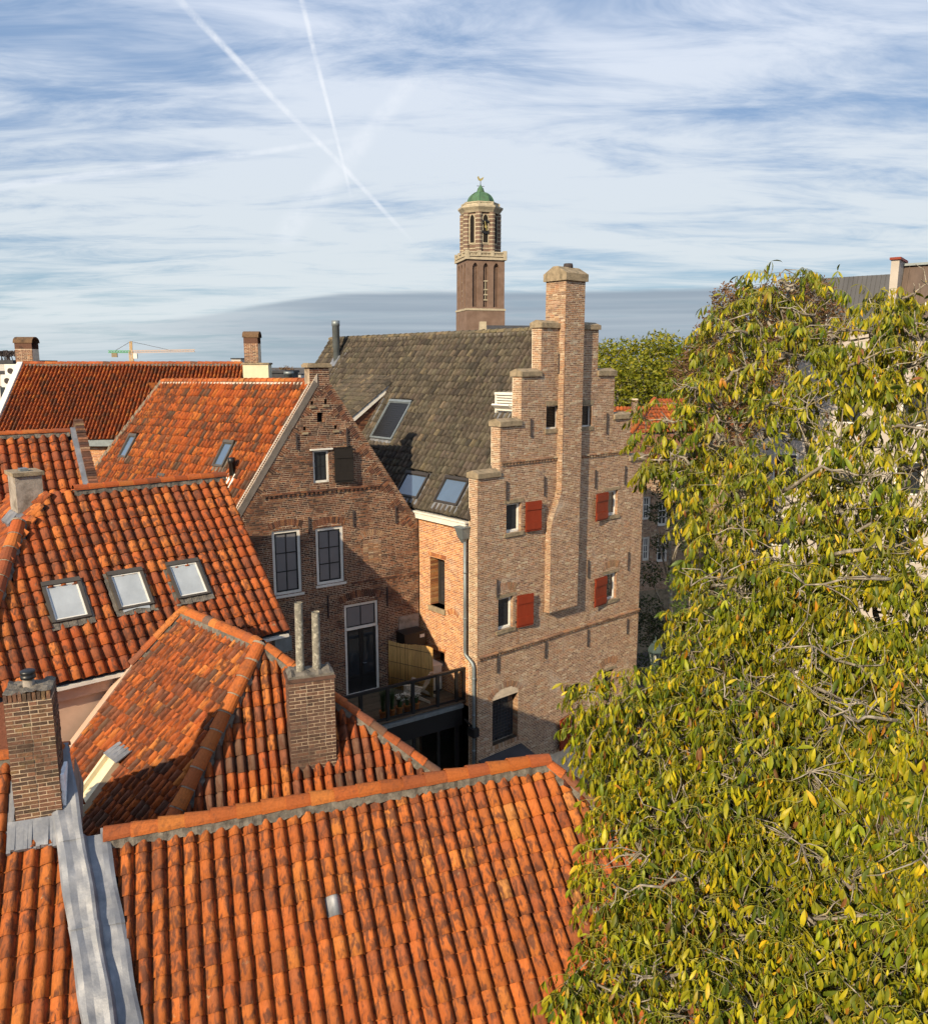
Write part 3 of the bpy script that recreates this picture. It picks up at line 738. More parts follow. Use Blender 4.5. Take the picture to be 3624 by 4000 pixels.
# orange side wall behind the downpipe
AO = Plane(C1+e1*0.05, -e2)
tall = AO.rect('d', 145, 405, 250, 790); lowr = AO.rect('d', 163, 1068, 249, 1205)
brick_wall(A, AO, lambda v: [(-3.3, -0.42)], 4.4, 10.95, 'O', P_O, openings=[tall, lowr], name='side_wall', n_obj=200)
m = MB(); m.face([(-15.7, 0, -0.02), (-3.2, 0, -0.02), (-3.2, 10.9, -0.02), (-15.7, 10.9, -0.02)], (0.3, 0.14, 0.08)); m.build('rear_side_wall', MT['brick'], A, AO)
for R in (tall, lowr):
    u0, u1, v0, v1 = R
    reveal(A, AO, R, 0.42, P_O)
    window(A, AO, (u0, u1, v0+0.02, v1), 0.36, 0.07, 1, 1, 'frame_dark', 'frame_dark', 'glass', sashw=0.03)
slab(A, AO, (tall[0]-0.06, tall[1]+0.06, tall[2]-0.18, tall[2]), -0.4, 0.06, 'stone', 'sill')
soldier_arch(A, AO, tall[0]-0.08, tall[1]+0.08, tall[3]+0.01, 'O', P_O, 'brick', 0.02, 0.13)
soldier_arch(A, AO, lowr[0]-0.05, lowr[1]+0.05, lowr[3]+0.01, 'O', P_O, 'brick', 0.02, 0.13)
u_, v_ = AO.hit('d', 320, 815); soldier_arch(A, AO, u_-0.3, u_+0.25, v_-0.15, 'O', P_O, 'brick', 0.1, 0.2)
# left slope of the roof
rid = C1+e1*4.35+UP*17.22; eav = C1+e1*(-0.12)+UP*10.93
ys = (rid-eav); AR = Plane(eav, -e2, ys.normalized()); SL = ys.length
holesA = []
sky1, h_ = skylight(A, AR, qhit(AR, 'b', (1040, 907), (1190, 915), (1125, 1075), (1005, 1045)), 'skyglass', 'frame_dark', apron=0.2); holesA.append(h_)
sky1['label'] = 'blue-reflecting roof window next to the brown gable'
sky2, h_ = skylight(A, AR, qhit(AR, 'b', (1275, 935), (1425, 945), (1370, 1112), (1228, 1092)), 'skyglass', 'frame_dark', apron=0.25); holesA.append(h_)
sky2['label'] = 'blue-reflecting roof window next to the stepped gable'
sky3, h_ = skylight(A, AR, qhit(AR, 'b', (950, 488), (1085, 487), (985, 725), (855, 710)), 'skyglass', 'zinc', blind=True, apron=0.15, h=0.12); holesA.append(h_)
sky3['label'] = 'roof window closed by a black roller shutter'
tile_roof(A, AR, [(-15.85, 0.0), (-0.44, 0.0), (-0.44, SL), (-15.85, SL)], 0.25, 0.295, 'AR', P_AR, 'tile_dark', holesA, 300, 0.22, amp=0.02, jit=0.012, zs=2.1)
m = MB(); q = C1+e1*8.8+UP*10.93
m.face([rid+e2*0.44, q+e2*0.44, q+e2*15.8, rid+e2*15.8], (0.10, 0.08, 0.06)); m.build('rear_roof_slope', MT['tile_dark'], A, Matrix())
m = MB(); m.face([eav+e2*15.75, C1+e1*8.69+e2*15.75+UP*10.9, rid+e2*15.75], (0.2, 0.1, 0.07)); m.face([C1+e2*15.75, C1+e1*8.69+e2*15.75, C1+e1*8.69+e2*15.75+UP*10.9, C1+e2*15.75+UP*10.9], (0.2, .1, .07))
m.face([C1+e1*8.68+e2*.4, C1+e1*8.68+e2*15.75, C1+e1*8.68+e2*15.75+UP*10.95, C1+e1*8.68+e2*.4+UP*10.95], (0.26, .14, .09)); m.build('rear_wall', MT['brick'], A, Matrix())
roofA = [o for o in A.children if o.name.startswith('roof') and 'window' not in o.name][0]
ridge_caps(roofA, rid+e2*0.4-UP*0.03, rid+e2*15.85-UP*0.03, UP, 0.13, 0.42, pal(((0.17, 0.135, 0.08), 3), ((0.12, 0.10, 0.07), 2)), mat='tile_dark')
# dormer on the left slope
td = 8.75; dt = AR.hit('b', 970, 348); dl = AR.hit('b', 812, 700)
DP = Plane(C1+e2*td, e1)            # cheek plane, faces the camera
top = DP.hit('b', 968, 350); lowp = DP.hit('b', 812, 700); fr = DP.hit('b', 722, 560); fb = DP.hit('b', 745, 600)
dm = MB(); dm.face([(lowp[0], lowp[1], 0), (top[0], top[1], 0), (fr[0], fr[1], 0), (fr[0], lowp[1]-0.3, 0)], (0.28, 0.11, 0.06)); dorm = dm.build('dormer', MT['brick'], A, DP)
dl_ = MB(); v = lowp[1]-0.3
while v < top[1]:
    t = (v-fr[1])/(top[1]-fr[1]); xl = fr[0] if v < fr[1] else fr[0]+(top[0]-fr[0])*t
    xr = lowp[0]+(top[0]-lowp[0])*(v-lowp[1])/(top[1]-lowp[1])
    x = xl
    while x < xr-0.03: e = min(xr, x+0.2); dl_.box(x, e-0.01, v, v+0.052, -0.02, 0.006, P_B()); x = e
    v += BH
dl_.build('brick_cheek', MT['brick'], dorm, DP)
m = MB(); a = Vector((top[0], top[1]+0.03, 0.06)); b = Vector((fr[0]-0.25, fr[1]-0.16, 0.06)); d_ = (b-a)
m.hexa([a+Vector((0, -0.30, -0.05)), b+Vector((0, -0.34, -0.05)), b+Vector((0, 0, -0.05)), a+Vector((0, 0, -0.05)), a+Vector((0, -0.30, 0.03)), b+Vector((0, -0.34, 0.03)), b, a])
m.build('barge_board', MT['white'], dorm, DP)
m = MB(); n = 14
for i in range(n):
    u = dt[0]+(dl[0]-dt[0])*(i+.5)/n; v = dt[1]+(dl[1]-dt[1])*(i+.5)/n; m.box(u-0.10, u+0.06, v-0.12, v+0.12, 0.03, 0.075+0.012*(i % 2))
m.build('lead_flashing', MT['lead'], dorm, AR)
dw = DP.w(top[0], top[1]+0.02, 0.0); dfw = DP.w(fr[0]-0.25, fr[1]-0.17, 0.0)
DR = Plane(dfw, -e2, (dw-dfw)); dL = (dw-dfw).length
rd = tile_roof(dorm, DR, [(-3.4, 0), (0.02, 0), (0.02, dL), (-3.4, dL)], 0.25, 0.295, 'AR', P_AR, 'tile_dark', (), 40, 0.22, name='dormer_roof', zs=2.1)
m = MB(); m.box(-3.4, 0, -0.22, 0.0, -0.06, 0.02); m.build('fascia', MT['white'], dorm, DR)
# flue with lead slate
fu, fv = AR.hit('b', 632, 262)
m = MB(); b0 = AR.w(fu, fv, 0); m.tube([b0-UP*0.2, b0+UP*0.75, b0+UP*0.76, b0+UP*1.75, b0+UP*1.76, b0+UP*2.0], [0.15, 0.15, 0.17, 0.17, 0.19, 0.19], 14)
m.build('flue_pipe', MT['zinc'], A, Matrix(), True)
m = MB(); m.box(fu-0.5, fu+0.5, fv-0.7, fv+0.75, 0.04, 0.09); m.box(fu-0.25, fu+0.25, fv-0.25, fv+0.35, 0.09, 0.2); m.build('lead_slate', MT['lead'], A, AR)
# small white louvred vent dormer
vu, vv = AR.hit('b', 1600, 552); m = MB(); hV = 0.62
m.box(vu, vu+0.85, vv, vv+0.06, 0.0, 0.5); vd = m.build('roof_vent', MT['white'], A, AR); o_ = AR.w(vu, vv, 0.04)
VP_ = Plane(o_-e1*0.15, -e2); m = MB()
for i in range(6): m.box(0.05, 0.85, 0.08+i*0.09, 0.13+i*0.09, -0.03, 0.04)
m.box(0, 0.06, 0, 0.66, -0.5, 0.05); m.box(0, 0.95, 0.62, 0.70, -0.75, 0.08); m.box(0.06, 0.86, 0.03, 0.62, -0.10, -0.05); m.build('louvre', MT['white'], vd, VP_)
m = MB()
for i in range(6): m.box(vu-0.12+i*0.17, vu+0.05+i*0.17, vv-0.22-0.05*(i % 2), vv+0.02, 0.04, 0.07+0.012*(i % 2))
m.build('lead_apron', MT['lead'], vd, AR)
# white fascia gutter and downpipe
m = MB(); m.box(-3.25, -0.5, 10.66, 10.86, -0.05, 0.16); m.box(-3.28, -0.44, 10.86, 10.92, -0.05, 0.22); m.build('gutter_fascia', MT['white'], A, AO)
m = MB(); m.box(-15.5, -3.3, 10.66, 10.9, -0.05, 0.16); m.build('rear_gutter', MT['white'], A, AO)
hp = AL.shift(0, 0, 0.02); hu, hv = AL.hit('b', 1383, 1210)
m = MB(); hu = -0.56
m.hexa([(hu-0.16, 10.35, 0.02), (hu+0.16, 10.35, 0.02), (hu+0.2, 10.72, 0.02), (hu-0.2, 10.72, 0.02), (hu-0.12, 10.35, 0.26), (hu+0.12, 10.35, 0.26), (hu+0.2, 10.72, 0.36), (hu-0.2, 10.72, 0.36)])
m.hexa([(hu-0.22, 10.72, 0.0), (hu+0.22, 10.72, 0.0), (hu+0.22, 10.76, 0.0), (hu-0.22, 10.76, 0.0), (hu-0.22, 10.72, 0.38), (hu+0.22, 10.72, 0.38), (hu+0.22, 10.76, 0.38), (hu-0.22, 10.76, 0.38)])
m.hexa([(hu-0.06, 10.2, 0.05), (hu+0.06, 10.2, 0.05), (hu+0.12, 10.35, 0.05), (hu-0.12, 10.35, 0.05), (hu-0.06, 10.2, 0.18), (hu+0.06, 10.2, 0.18), (hu+0.12, 10.35, 0.24), (hu-0.12, 10.35, 0.24)])
m.build('rain_hopper', MT['zinc'], A, AL)
m = MB(); pts = [(-0.5, 10.25, 0.12), (-0.49, 8.0, 0.12), (-0.49, 6.45, 0.12), (-0.47, 6.32, 0.12), (-0.1, 6.12, 0.12), (-0.05, 6.0, 0.12), (-0.04, 4.6, 0.12), (-0.04, 1.6, 0.12)]
m.tube(pts, 0.058, 10)
for y in (9.2, 7.6, 5.6, 4.3, 3.0): m.tube([(pts[1][0] if y > 6.4 else -0.04, y-0.03, 0.12), (pts[1][0] if y > 6.4 else -0.04, y+0.03, 0.12)], 0.07, 10)
m.build('downpipe', MT['zinc'], A, AL, True)
m = MB(); m.box(-0.22, 0.14, 3.55, 3.85, 0.02, 0.26); m.bar((-0.1, 3.85, 0.12), (-0.45, 4.05, 0.2), 0.05); m.build('pipe_box', MT['black'], A, AL)
m = MB(); u_, v_ = AF.hit('d', 600, 1900); m.hexa([AF.w(0.05, 2.55, .02), AF.w(2.1, 2.55, .02), AF.w(2.1, 2.6, .02), AF.w(.05, 2.6, .02), AF.w(0.05, 2.25, 1.3), AF.w(2.1, 2.25, 1.3), AF.w(2.1, 2.32, 1.3), AF.w(.05, 2.32, 1.3)])
m.build('lead_canopy', MT['bitumen'], A, Matrix())

# ================================================================== brown gable house
f1, f2 = frame(ANG_B)
OB = C1+e2*3.19
B = thing('brown_gable_house', 'dark brown brick house with pointed gable, black shutter and long orange roof', 'house', OB)
BF = Plane(OB, f1)
def b_l(v): return max(-7.4, -3.84-(15.58-v)/1.476)
def b_r(v): return min(-0.01, -3.29+(15.5-v)/1.507)
def b_spans(v): return [(-3.95, -3.28)] if v > 15.42 else [(b_l(v), b_r(v))]
bo = []
def B_op(*r): R = BF.rect(*r); bo.append(R); return R
bw1 = B_op('e', 1490, 108, 1660, 440); bw2 = (BF.hit('b', 505, 1242)[0], BF.hit('b', 670, 1240)[0], BF.hit('f', 590, 155)[1], BF.hit('b', 505, 1242)[1]); bo.append(bw2)
batt = B_op('b', 489, 775, 590, 962); slit = B_op('b', 515, 545, 553, 608)
door = (BF.hit('f', 778, 500)[0], BF.hit('f', 1003, 400)[0], 4.60, BF.hit('f', 985, 252)[1]); bo.append(door)
put_ = [BF.rect('b', x-9, y-14, x+9, y+14) for x, y in ((527, 432), (486, 492), (567, 486), (443, 648), (627, 636))]
bo += put_
# tumbled-in brick wedges along both rakes
wedges = []; wext = []
def wedge_line(p0, p1, inward, n):
    a = Vector((*p0, 0)); b = Vector((*p1, 0)); d = (b-a).normalized(); L = (b-a).length/n; inn = Vector((*inward, 0)).normalized()
    for i in range(n):
        q0 = a+d*(L*i+0.03); q1 = a+d*(L*(i+1)-0.03); tip = q1+inn*L*0.72
        wedges.append([(q0.x, q0.y), (q1.x, q1.y), (tip.x, tip.y)])
        k = int((q1-q0).length/BH)
        for j in range(k):
            t0 = (j+0.1)/k; t1 = (j+0.95)/k; s0 = q0+(q1-q0)*t0; s1 = q0+(q1-q0)*t1; Ln = L*0.72*t1-0.012
            x = 0.0
            while x < Ln-0.03:
                e = min(Ln, x+0.2)
                c = [s0+inn*x, s1+inn*x, s1+inn*(e-0.012), s0+inn*(e-0.012)]
                if inn.cross(d).z > 0: c = c[::-1]
                wext.append([(p.x, p.y, -0.03) for p in c]+[(p.x, p.y, rnd(0, .006)) for p in c]); x = e
wedge_line((b_l(10.6)+0.02, 10.6), (-3.80, 15.4), (1.476, -1.0), 8)
wedge_line((b_r(10.2)-0.02, 10.2), (-3.34, 15.4), (-1.507, -1.0), 8)
def wedge_hole(tri):
    def f(v):
        xs = []
        for i in range(3):
            (x0, y0), (x1, y1) = tri[i], tri[(i+1) % 3]
            if (y0 > v) != (y1 > v): xs.append(x0+(x1-x0)*(v-y0)/(y1-y0))
        return (min(xs), max(xs)) if len(xs) == 2 else None
    return f
brick_wall(B, BF, b_spans, 4.3, 15.92, 'B', P_B, 'brick_dark', 'mortar_dark', openings=bo, holes=[wedge_hole(t) for t in wedges], extra=wext)
m = MB(); m.box(-7.4, -0.02, 0, 4.3, -0.3, -0.02); m.box(-3.95, -3.28, 15.4, 15.92, -0.4, -0.015); m.build('wall_base', MT['mortar_dark'], B, BF)
for (u0, u1, v0, v1) in put_+[slit]: slab(B, BF, (u0, u1, v0, v1), -0.14, -0.12, 'dark_in', 'putlog_hole'); reveal(B, BF, (u0, u1, v0, v1), 0.13, P_B, 'brick_dark')
m = MB(); m.box(-4.03, -3.20, 15.92, 16.02, -0.46, 0.06); m.box(-3.99, -3.24, 16.02, 16.06, -0.42, 0.02); m.build('coping_stone', MT['stone'], B, BF)
m = MB(); m.box(-4.42, -3.95, 15.0, 15.1, -0.02, 0.02)
for lab, R, rows in (('left tall window', bw1, (0.33, 0.66)), ('right tall window', bw2, (0.33, 0.66))):
    window(B, BF, R, 0.05, 0.10, 2, 3, 'white', 'black', 'blind', bar=0.035, sashw=0.05, pick=P_B, mat='brick_dark')
    slab(B, BF, (R[0]-0.05, R[1]+0.05, R[2]-0.07, R[2]+0.0), -0.05, 0.05, 'white', 'sill')
    soldier_arch(B, BF, R[0]-0.06, R[1]+0.04, R[3]+0.04, 'B', P_B, 'brick_dark', 0.1, 0.21)
window(B, BF, batt, 0.06, 0.07, 2, 2, 'white', 'black', 'glass', bar=0.025, pick=P_B, mat='brick_dark')
slab(B, BF, (batt[0]-0.1, batt[1]+0.12, batt[3], batt[3]+0.05), -0.03, 0.07, 'white', 'lintel')
R = BF.rect('b', 612, 765, 722, 958)
sh = shutter(B, BF, R, 'darkwood', 10, 'L', 'black panelled shutter on the gable')
slab(B, BF, (R[0], R[1], R[3]+0.005, R[3]+0.04), 0.0, 0.09, 'darkwood', 'shutter_hood')
corbel_course(B, BF, BF.hit('b', 185, 1050)[0], BF.hit('b', 885, 985)[0], 11.93, P_B, 'brick_dark', step=0.16)
corbel_course(B, BF, -2.9, -0.02, 8.62, P_B, 'brick_dark', step=0.22, out=0.03)
for R in put_[1:]: slab(B, BF, (R[0]-0.06, R[1]+0.05, R[2]-0.09, R[2]-0.02), -0.02, 0.05, 'stone', 'corbel_stone')
# blind arched window
u0, u1, v0, v1 = BF.rect('b', 787, 1310, 897, 1440); soldier_arch(B, BF, u0-0.05, u1+0.05, v1+0.02, 'B2', P_A, 'brick', 0.12, 0.2)
m = MB(); v = v0; 
while v < v1:
    x = u0
    while x < u1-.05: m.box(x, min(u1, x+.19), v, v+.05, 0.0, 0.008, P_A(0.2)); x += 0.2
    v += BH
m.build('bricked_up_window', MT['brick'], B, BF)
for k, x, y0, y1 in [('b', 390, 670, 770), ('b', 690, 640, 750), ('b', 728, 1130, 1230), ('b', 980, 1105, 1210), ('b', 463, 1170, 1270), ('f', 658, 220, 370), ('f', 1062, 165, 285)]: anchor(B, BF, k, x, y0, y1)
# terrace door with transom light
u0, u1, v0, v1 = door; vt = BF.hit('f', 985, 425)[1]
soldier_arch(B, BF, u0-0.12, u1+0.1, v1+0.06, 'B', P_B, 'brick_dark', 0.16, 0.25)
window(B, BF, (u0, u1, vt, v1), 0.04, 0.09, 2, 1, 'white', 'black', 'blind', bar=0.035, name='transom_light', pick=P_B, mat='brick_dark')
m = MB(); m.box(u0, u0+0.08, v0, vt, -0.12, -0.02); m.box(u1-0.08, u1, v0, vt, -0.12, -0.02); m.box(u0-0.05, u1+0.05, v0-0.06, v0+0.05, -0.12, 0.1); dr = m.build('door', MT['white'], B, BF)
dm_ = (u0+u1)/2
for a_, b_ in ((u0+0.08, dm_), (dm_, u1-0.08)):
    m = MB(); m.box(a_+.004, b_-.004, v0+0.05, vt, -0.11, -0.08); m.box(a_+0.05, b_-0.05, v0+0.15, v0+0.55, -0.08, -0.065); m.box(a_+.004, a_+.07, v0+.05, vt, -.08, -.06); m.box(b_-.07, b_-.004, v0+.05, vt, -.08, -.06); m.build('door_leaf', MT['black'], dr, BF)
    m = MB(); m.box(a_+0.09, b_-0.09, v0+0.7, vt-0.1, -0.082, -0.07); m.build('pane', MT['glass'], dr, BF)
m = MB(); m.bar((dm_+0.06, v0+1.1, -0.06), (dm_+0.06, v0+1.1, 0.0), 0.03); m.bar((dm_+0.06, v0+1.1, 0.0), (dm_+0.16, v0+1.1, 0.0), 0.02); m.build('handle', MT['zinc'], dr, BF)
R = BF.rect('f', 1142, 365, 1275, 450); slab(B, BF, (R[0], -0.02, R[2]-0.1, R[3]), -0.01, 0.02, 'grey_plaster', 'plaster_patch')
# roof, left slope (skewed to the gable)
db = Vector((-0.755, 0.655, -0.012)).normalized()
rn = BF.w(-3.56, 15.42, -0.12); en = BF.w(-6.95, 10.42, -0.12)
nrm = (-db).cross((rn-en)).normalized()
BR = Plane(rn, -db, nrm.cross(-db))
hv = BR.hit
far = hv('a', 892, 347); farb = hv('a', 505, 800); kx = (farb[0]-far[0])/(farb[1]-far[1])
nb = ((en-rn).dot(BR.x), (en-rn).dot(BR.y)); vbot = nb[1]-0.15
poly = [(far[0]+kx*vbot*0.75, vbot), (nb[0]*vbot/nb[1]-0.30, vbot), (-0.30, 0.0), (far[0], 0.0)]
holesB = []
for q, lab in (((726, 632), (768, 632), (700, 762), (657, 757)), 'small roof window near the far verge'), (((1250, 668), (1308, 670), (1225, 818), (1170, 803)), 'small roof window near the flue'), (((885, 850), (925, 850), (890, 920), (850, 915)), 'small roof window low on the slope, half hidden by the ridge in front'):
    w_, h_ = skylight(B, BR, qhit(BR, 'a', *q), 'skyglass', 'frame_grey', label=lab, flash='mortar_bed', apron=0.16); holesB.append(h_)
rB = tile_roof(B, BR, poly, 0.205, 0.335, 'BR', P_BR, 'tile', holesB, 300, 0.05, amp=0.018, jit=0.011, zs=2.0)
ridge_caps(rB, rn+UP*0.02, BR.w(far[0], 0.0)+UP*0.02, UP, 0.12, 0.34, P_F, bedmat='verge', bed=0.05)
m = MB(); a = BF.w(-3.70, 15.42, 0.03); b = BF.w(-7.02, 10.52, 0.03); up_ = Vector(nrm)*0.17; bk_ = f2*0.30
m.hexa([a-up_*.3, b-up_*.3, b+up_, a+up_, a-up_*.3+bk_, b-up_*.3+bk_, b+up_+bk_, a+up_+bk_]); m.build('verge_board', MT['verge'], B, Matrix())
m.hexa([a, b, b+UP*0.30, a+UP*0.30, a-f2*0.0+f2*0.22, b+f2*0.22, b+f2*0.22+UP*0.30, a+f2*0.22+UP*0.30]); m.build('verge_board', MT['verge'], B, Matrix())
m = MB(); a = BR.w(far[0], 0.02, 0); b = BR.w(far[0]+kx*vbot*.75, vbot, 0); n = 26
for i in range(n):
    p0 = a+(b-a)*(i/n); p1 = a+(b-a)*((i+1.15)/n); m.bar(p0+BR.z*(0.10), p1+BR.z*0.06, 0.24, 0.04, (0.22, 0.17, 0.12), up=BR.z)
m.build('verge_tile', MT['tile_dark'], rB, Matrix())
m = MB(); er = BF.w(-0.12, 10.35, -0.1); m.face([rn, er, er+db*12, rn+db*11], (0.4, .12, .03)); m.face([rn+db*10, en+db*11, flat(en)+db*11, flat(er)+db*11, er+db*11], (0.3, .15, .1)); m.build('rear_roof_slope', MT['tile'], B, Matrix())
m = MB(); m.face([en+f1*0.1, en+f1*.1+db*11, flat(en)+f1*.1+db*11, flat(en)+f1*.1], (0.3, 0.14, 0.08)); m.build('rear_side_wall', MT['brick'], B, Matrix())
# flue on the slope
pu, pv = hv('a', 1275, 880); b0 = BR.w(pu, pv, 0); m = MB(); m.tube([b0-UP*.1, b0+UP*0.55, b0+UP*0.56, b0+UP*0.75], [0.09, 0.09, 0.12, 0.12], 12); m.build('flue_pipe', MT['black'], B, Matrix(), True)
m = MB(); m.box(pu-0.25, pu+0.2, pv-0.3, pv+0.2, 0.05, 0.1); m.build('lead_slate', MT['white'], B, BR)

# ================================================================== terrace on the glazed extension
ZT = 4.60
TB = Plane(OB+UP*0, f1)    # same plane as the gable
ext_ = thing('glazed_extension', 'low black steel extension with glass front and roof terrace', 'extension', OB-f2*2.4)
DK = [BF.w(-6.0, ZT, 0), BF.w(-6.0, ZT, 2.58), BF.w(0.35, ZT, 2.58), BF.w(0.35, ZT, 0)]
m = MB(); n = 18
for i in range(n):
    a_ = 0.0+2.56*i/n; b_ = a_+2.56/n-0.006
    m.hexa([BF.w(-6, ZT-0.04, b_), BF.w(0.33, ZT-0.04, b_), BF.w(0.33, ZT-0.04, a_), BF.w(-6, ZT-0.04, a_), BF.w(-6, ZT, b_), BF.w(0.33, ZT, b_), BF.w(0.33, ZT, a_), BF.w(-6, ZT, a_)], tuple([rnd(0.8, 1.2)]*3))
m.build('deck_board', material('deck_wood', (0.12, 0.085, 0.055), tint=True, rough=0.8, var=0.25, vs=6), ext_, Matrix())
m = MB(); m.box(-6, 0.18, ZT-0.20, ZT-0.07, 2.4, 2.64); m.build('edge_trim', MT['zinc'], ext_, BF)
m = MB(); m.box(-6, 0.16, ZT-0.85, ZT-0.2, 2.3, 2.56); m.build('fascia', MT['black'], ext_, BF)
GP = BF.shift(0, 0, 2.44)
xs = [GP.hit('f', x, 1250)[0] for x in (1250, 1415, 1545)]; step = xs[1]-xs[0]
posts = [xs[0]-2*step, xs[0]-step, xs[0], xs[1], xs[2], 0.0]
for x in posts: m = MB(); m.box(x-0.05, x+0.05, 0.4, ZT-0.8, -0.08, 0.0); m.build('post', MT['black'], ext_, GP)
m = MB()
for y in (0.4, 2.0): m.box(posts[0], posts[-1], y, y+0.07, -0.07, -0.005)
m.build('rail', MT['black'], ext_, GP)
for i in range(5): m = MB(); m.box(posts[i]+0.05, posts[i+1]-0.05, 0.45, ZT-0.85, -0.05, -0.035); m.build('pane', MT['clear'], ext_, GP)
m = MB(); m.box(-6, 0.3, 0.05, 0.12, -2.4, 0.0); m.build('interior_floor', MT['bitumen'], ext_, GP)
m = MB(); m.box(-2.6, -0.9, 2.0, 2.9, -1.6, -1.5); m.build('interior_counter', MT['grey_plaster'], ext_, GP)

rail = thing('terrace_railing', 'black steel railing with glass panels along the terrace edge', 'railing', BF.w(-2.5, ZT, 2.46))
RP = BF.shift(0, 0, 2.47)
rx = [RP.hit('f', x, 950)[0] for x in (885, 1068, 1240, 1408)]+[RP.hit('f', 1535, 900)[0], 0.42]
rx = [rx[0]-1.0]+rx
for x in rx[:-1]+[rx[-1]-0.12]: m = MB(); m.box(x-0.05, x+0.05, ZT-0.1, ZT+1.12, -0.05, 0.04); m.build('post', MT['black'], rail, RP)
m = MB(); m.box(rx[0]-1, rx[-1]-0.08, ZT+1.09, ZT+1.18, -0.055, 0.045); m.build('top_rail', MT['black'], rail, RP)
m = MB(); m.box(rx[0]-1, rx[-1]-0.08, ZT+0.04, ZT+0.1, -0.03, 0.02); m.build('bottom_rail', MT['black'], rail, RP)
for i in range(len(rx)-1): m = MB(); m.box(rx[i]+0.04, rx[i+1]-(0.17 if i == len(rx)-2 else 0.04), ZT+0.1, ZT+1.1, -0.012, 0.0); m.build('glass_panel', MT['clear'], rail, RP)
# bamboo screen
sa = BF.w(-1.32, ZT, 0.05); sb = BF.w(-0.49, ZT, 1.72); SP = Plane(sa, (sb-sa).normalized())
scr = thing('bamboo_screen', 'yellow bamboo cane screen standing on the terrace behind the wooden chair', 'screen', (sa+sb)/2)
L = (sb-sa).length; n = 62; mc = material('bamboo', tint=True, rough=0.6, var=0.25, vs=5, stretch=(3, 3, 0.5))
for i in range(n):
    x = L*(i+0.5)/n; m = MB(); h = 1.78-0.05*math.sin(3*x)+rnd(-.015, .015); k = rnd(0.7, 1.2)
    m.tube([(x, 0.01, rnd(-.006, .006)), (x+rnd(-.01, .01), h, rnd(-.006, .006))], L/n*0.58, 5, (0.58*k, 0.34*k, 0.11*k)); m.build('cane', mc, scr, SP, True)
m = MB()
for y in (0.4, 1.0, 1.6): m.box(0, L, y, y+0.012, -0.02, 0.022)
m.build('wire', MT['iron'], scr, SP)
# adirondack chair
cp = BF.w(-0.98, ZT, 1.45); fx = Vector((-0.93, 0.36, 0)).normalized(); CH = Plane(cp, Vector((-fx.y, fx.x, 0)))  # local: X across, Y up, Z = facing
CH = Plane(cp, Vector((0, 0, 1)).cross(fx) , UP)
if CH.z.dot(fx) < 0: CH = Plane(cp, fx.cross(UP)*-1, UP)
chair = thing('garden_chair', 'weathered wooden garden chair with fan-shaped slatted back on the terrace', 'chair', cp)
wd = material('chair_wood', (0.60, 0.48, 0.37), rough=0.8, var=0.2, vs=12)
for i in range(5):
    x = -0.24+0.12*i; m = MB(); tp = 1.02-0.10*abs(i-2)**1.6/3; m.hexa([(x*0.8-.045, .30, -.22), (x*0.8+.045, .30, -.22), (x*0.8+.045, .32, -.25), (x*.8-.045, .32, -.25), (x*1.15-.055, tp, -.50), (x*1.15+.055, tp, -.50), (x*1.15+.055, tp, -.53), (x*1.15-.055, tp, -.53)]); m.build('back_slat', wd, chair, CH)
for i in range(6): z = -0.20+0.095*i; m = MB(); y = 0.27+0.09*(i/5); m.box(-0.27, 0.27, y, y+0.02, z, z+0.08); m.build('seat_slat', wd, chair, CH)
for s in (-1, 1):
    m = MB(); m.box(s*0.36-.06, s*.36+.06, .56, .585, -.38, .34); m.build('armrest', wd, chair, CH)
    m = MB(); m.box(s*0.30-.012, s*0.30+.012, 0, .57, .25, .35); m.build('front_leg', wd, chair, CH)
    m = MB(); m.hexa([(s*.27-.012, 0.0, -.62), (s*.27+.012, 0, -.62), (s*.27+.012, .09, -.62), (s*.27-.012, .09, -.62), (s*.27-.012, .22, .34), (s*.27+.012, .22, .34), (s*.27+.012, .36, .34), (s*.27-.012, .36, .34)]); m.build('rear_leg', wd, chair, CH)
m = MB(); m.box(-.32, .32, .5, .56, -.36, -.33); m.build('crossbar', wd, chair, CH)
# heat pump
hpo = BF.w(-0.10, ZT, 1.42); HPl = Plane(hpo, f1)
hpt = thing('heat_pump', 'beige heat pump unit standing against the orange wall on the terrace', 'heat pump', hpo)
mw = material('beige_metal', (0.62, 0.57, 0.49), rough=0.5, var=0.06)
m = MB(); m.box(-0.18, 0.16, 0.10, 0.98, -0.85, 0.0); m.build('casing', mw, hpt, HPl); m = MB(); m.box(-0.2, 0.18, 0.98, 1.02, -0.87, 0.02); m.build('top_panel', mw, hpt, HPl)
for s in (-.7, -.1): m = MB(); m.box(-0.2, 0.18, 0.0, 0.1, s-.05, s+.05); m.build('foot', MT['black'], hpt, HPl)
m = MB(); m.box(0.02, 0.10, .36, .52, 0.0, 0.05); m.build('valve_cover', MT['white'], hpt, HPl)
m = MB(); m.lathe([(0.34, 0), (0.34, 0.02), (0.31, 0.03)], 24); 
gp_ = Plane(HPl.w(-0.18, 0.54, -0.42), -HPl.z, UP); m.build('fan_grille', MT['frame_grey'], hpt, gp_)
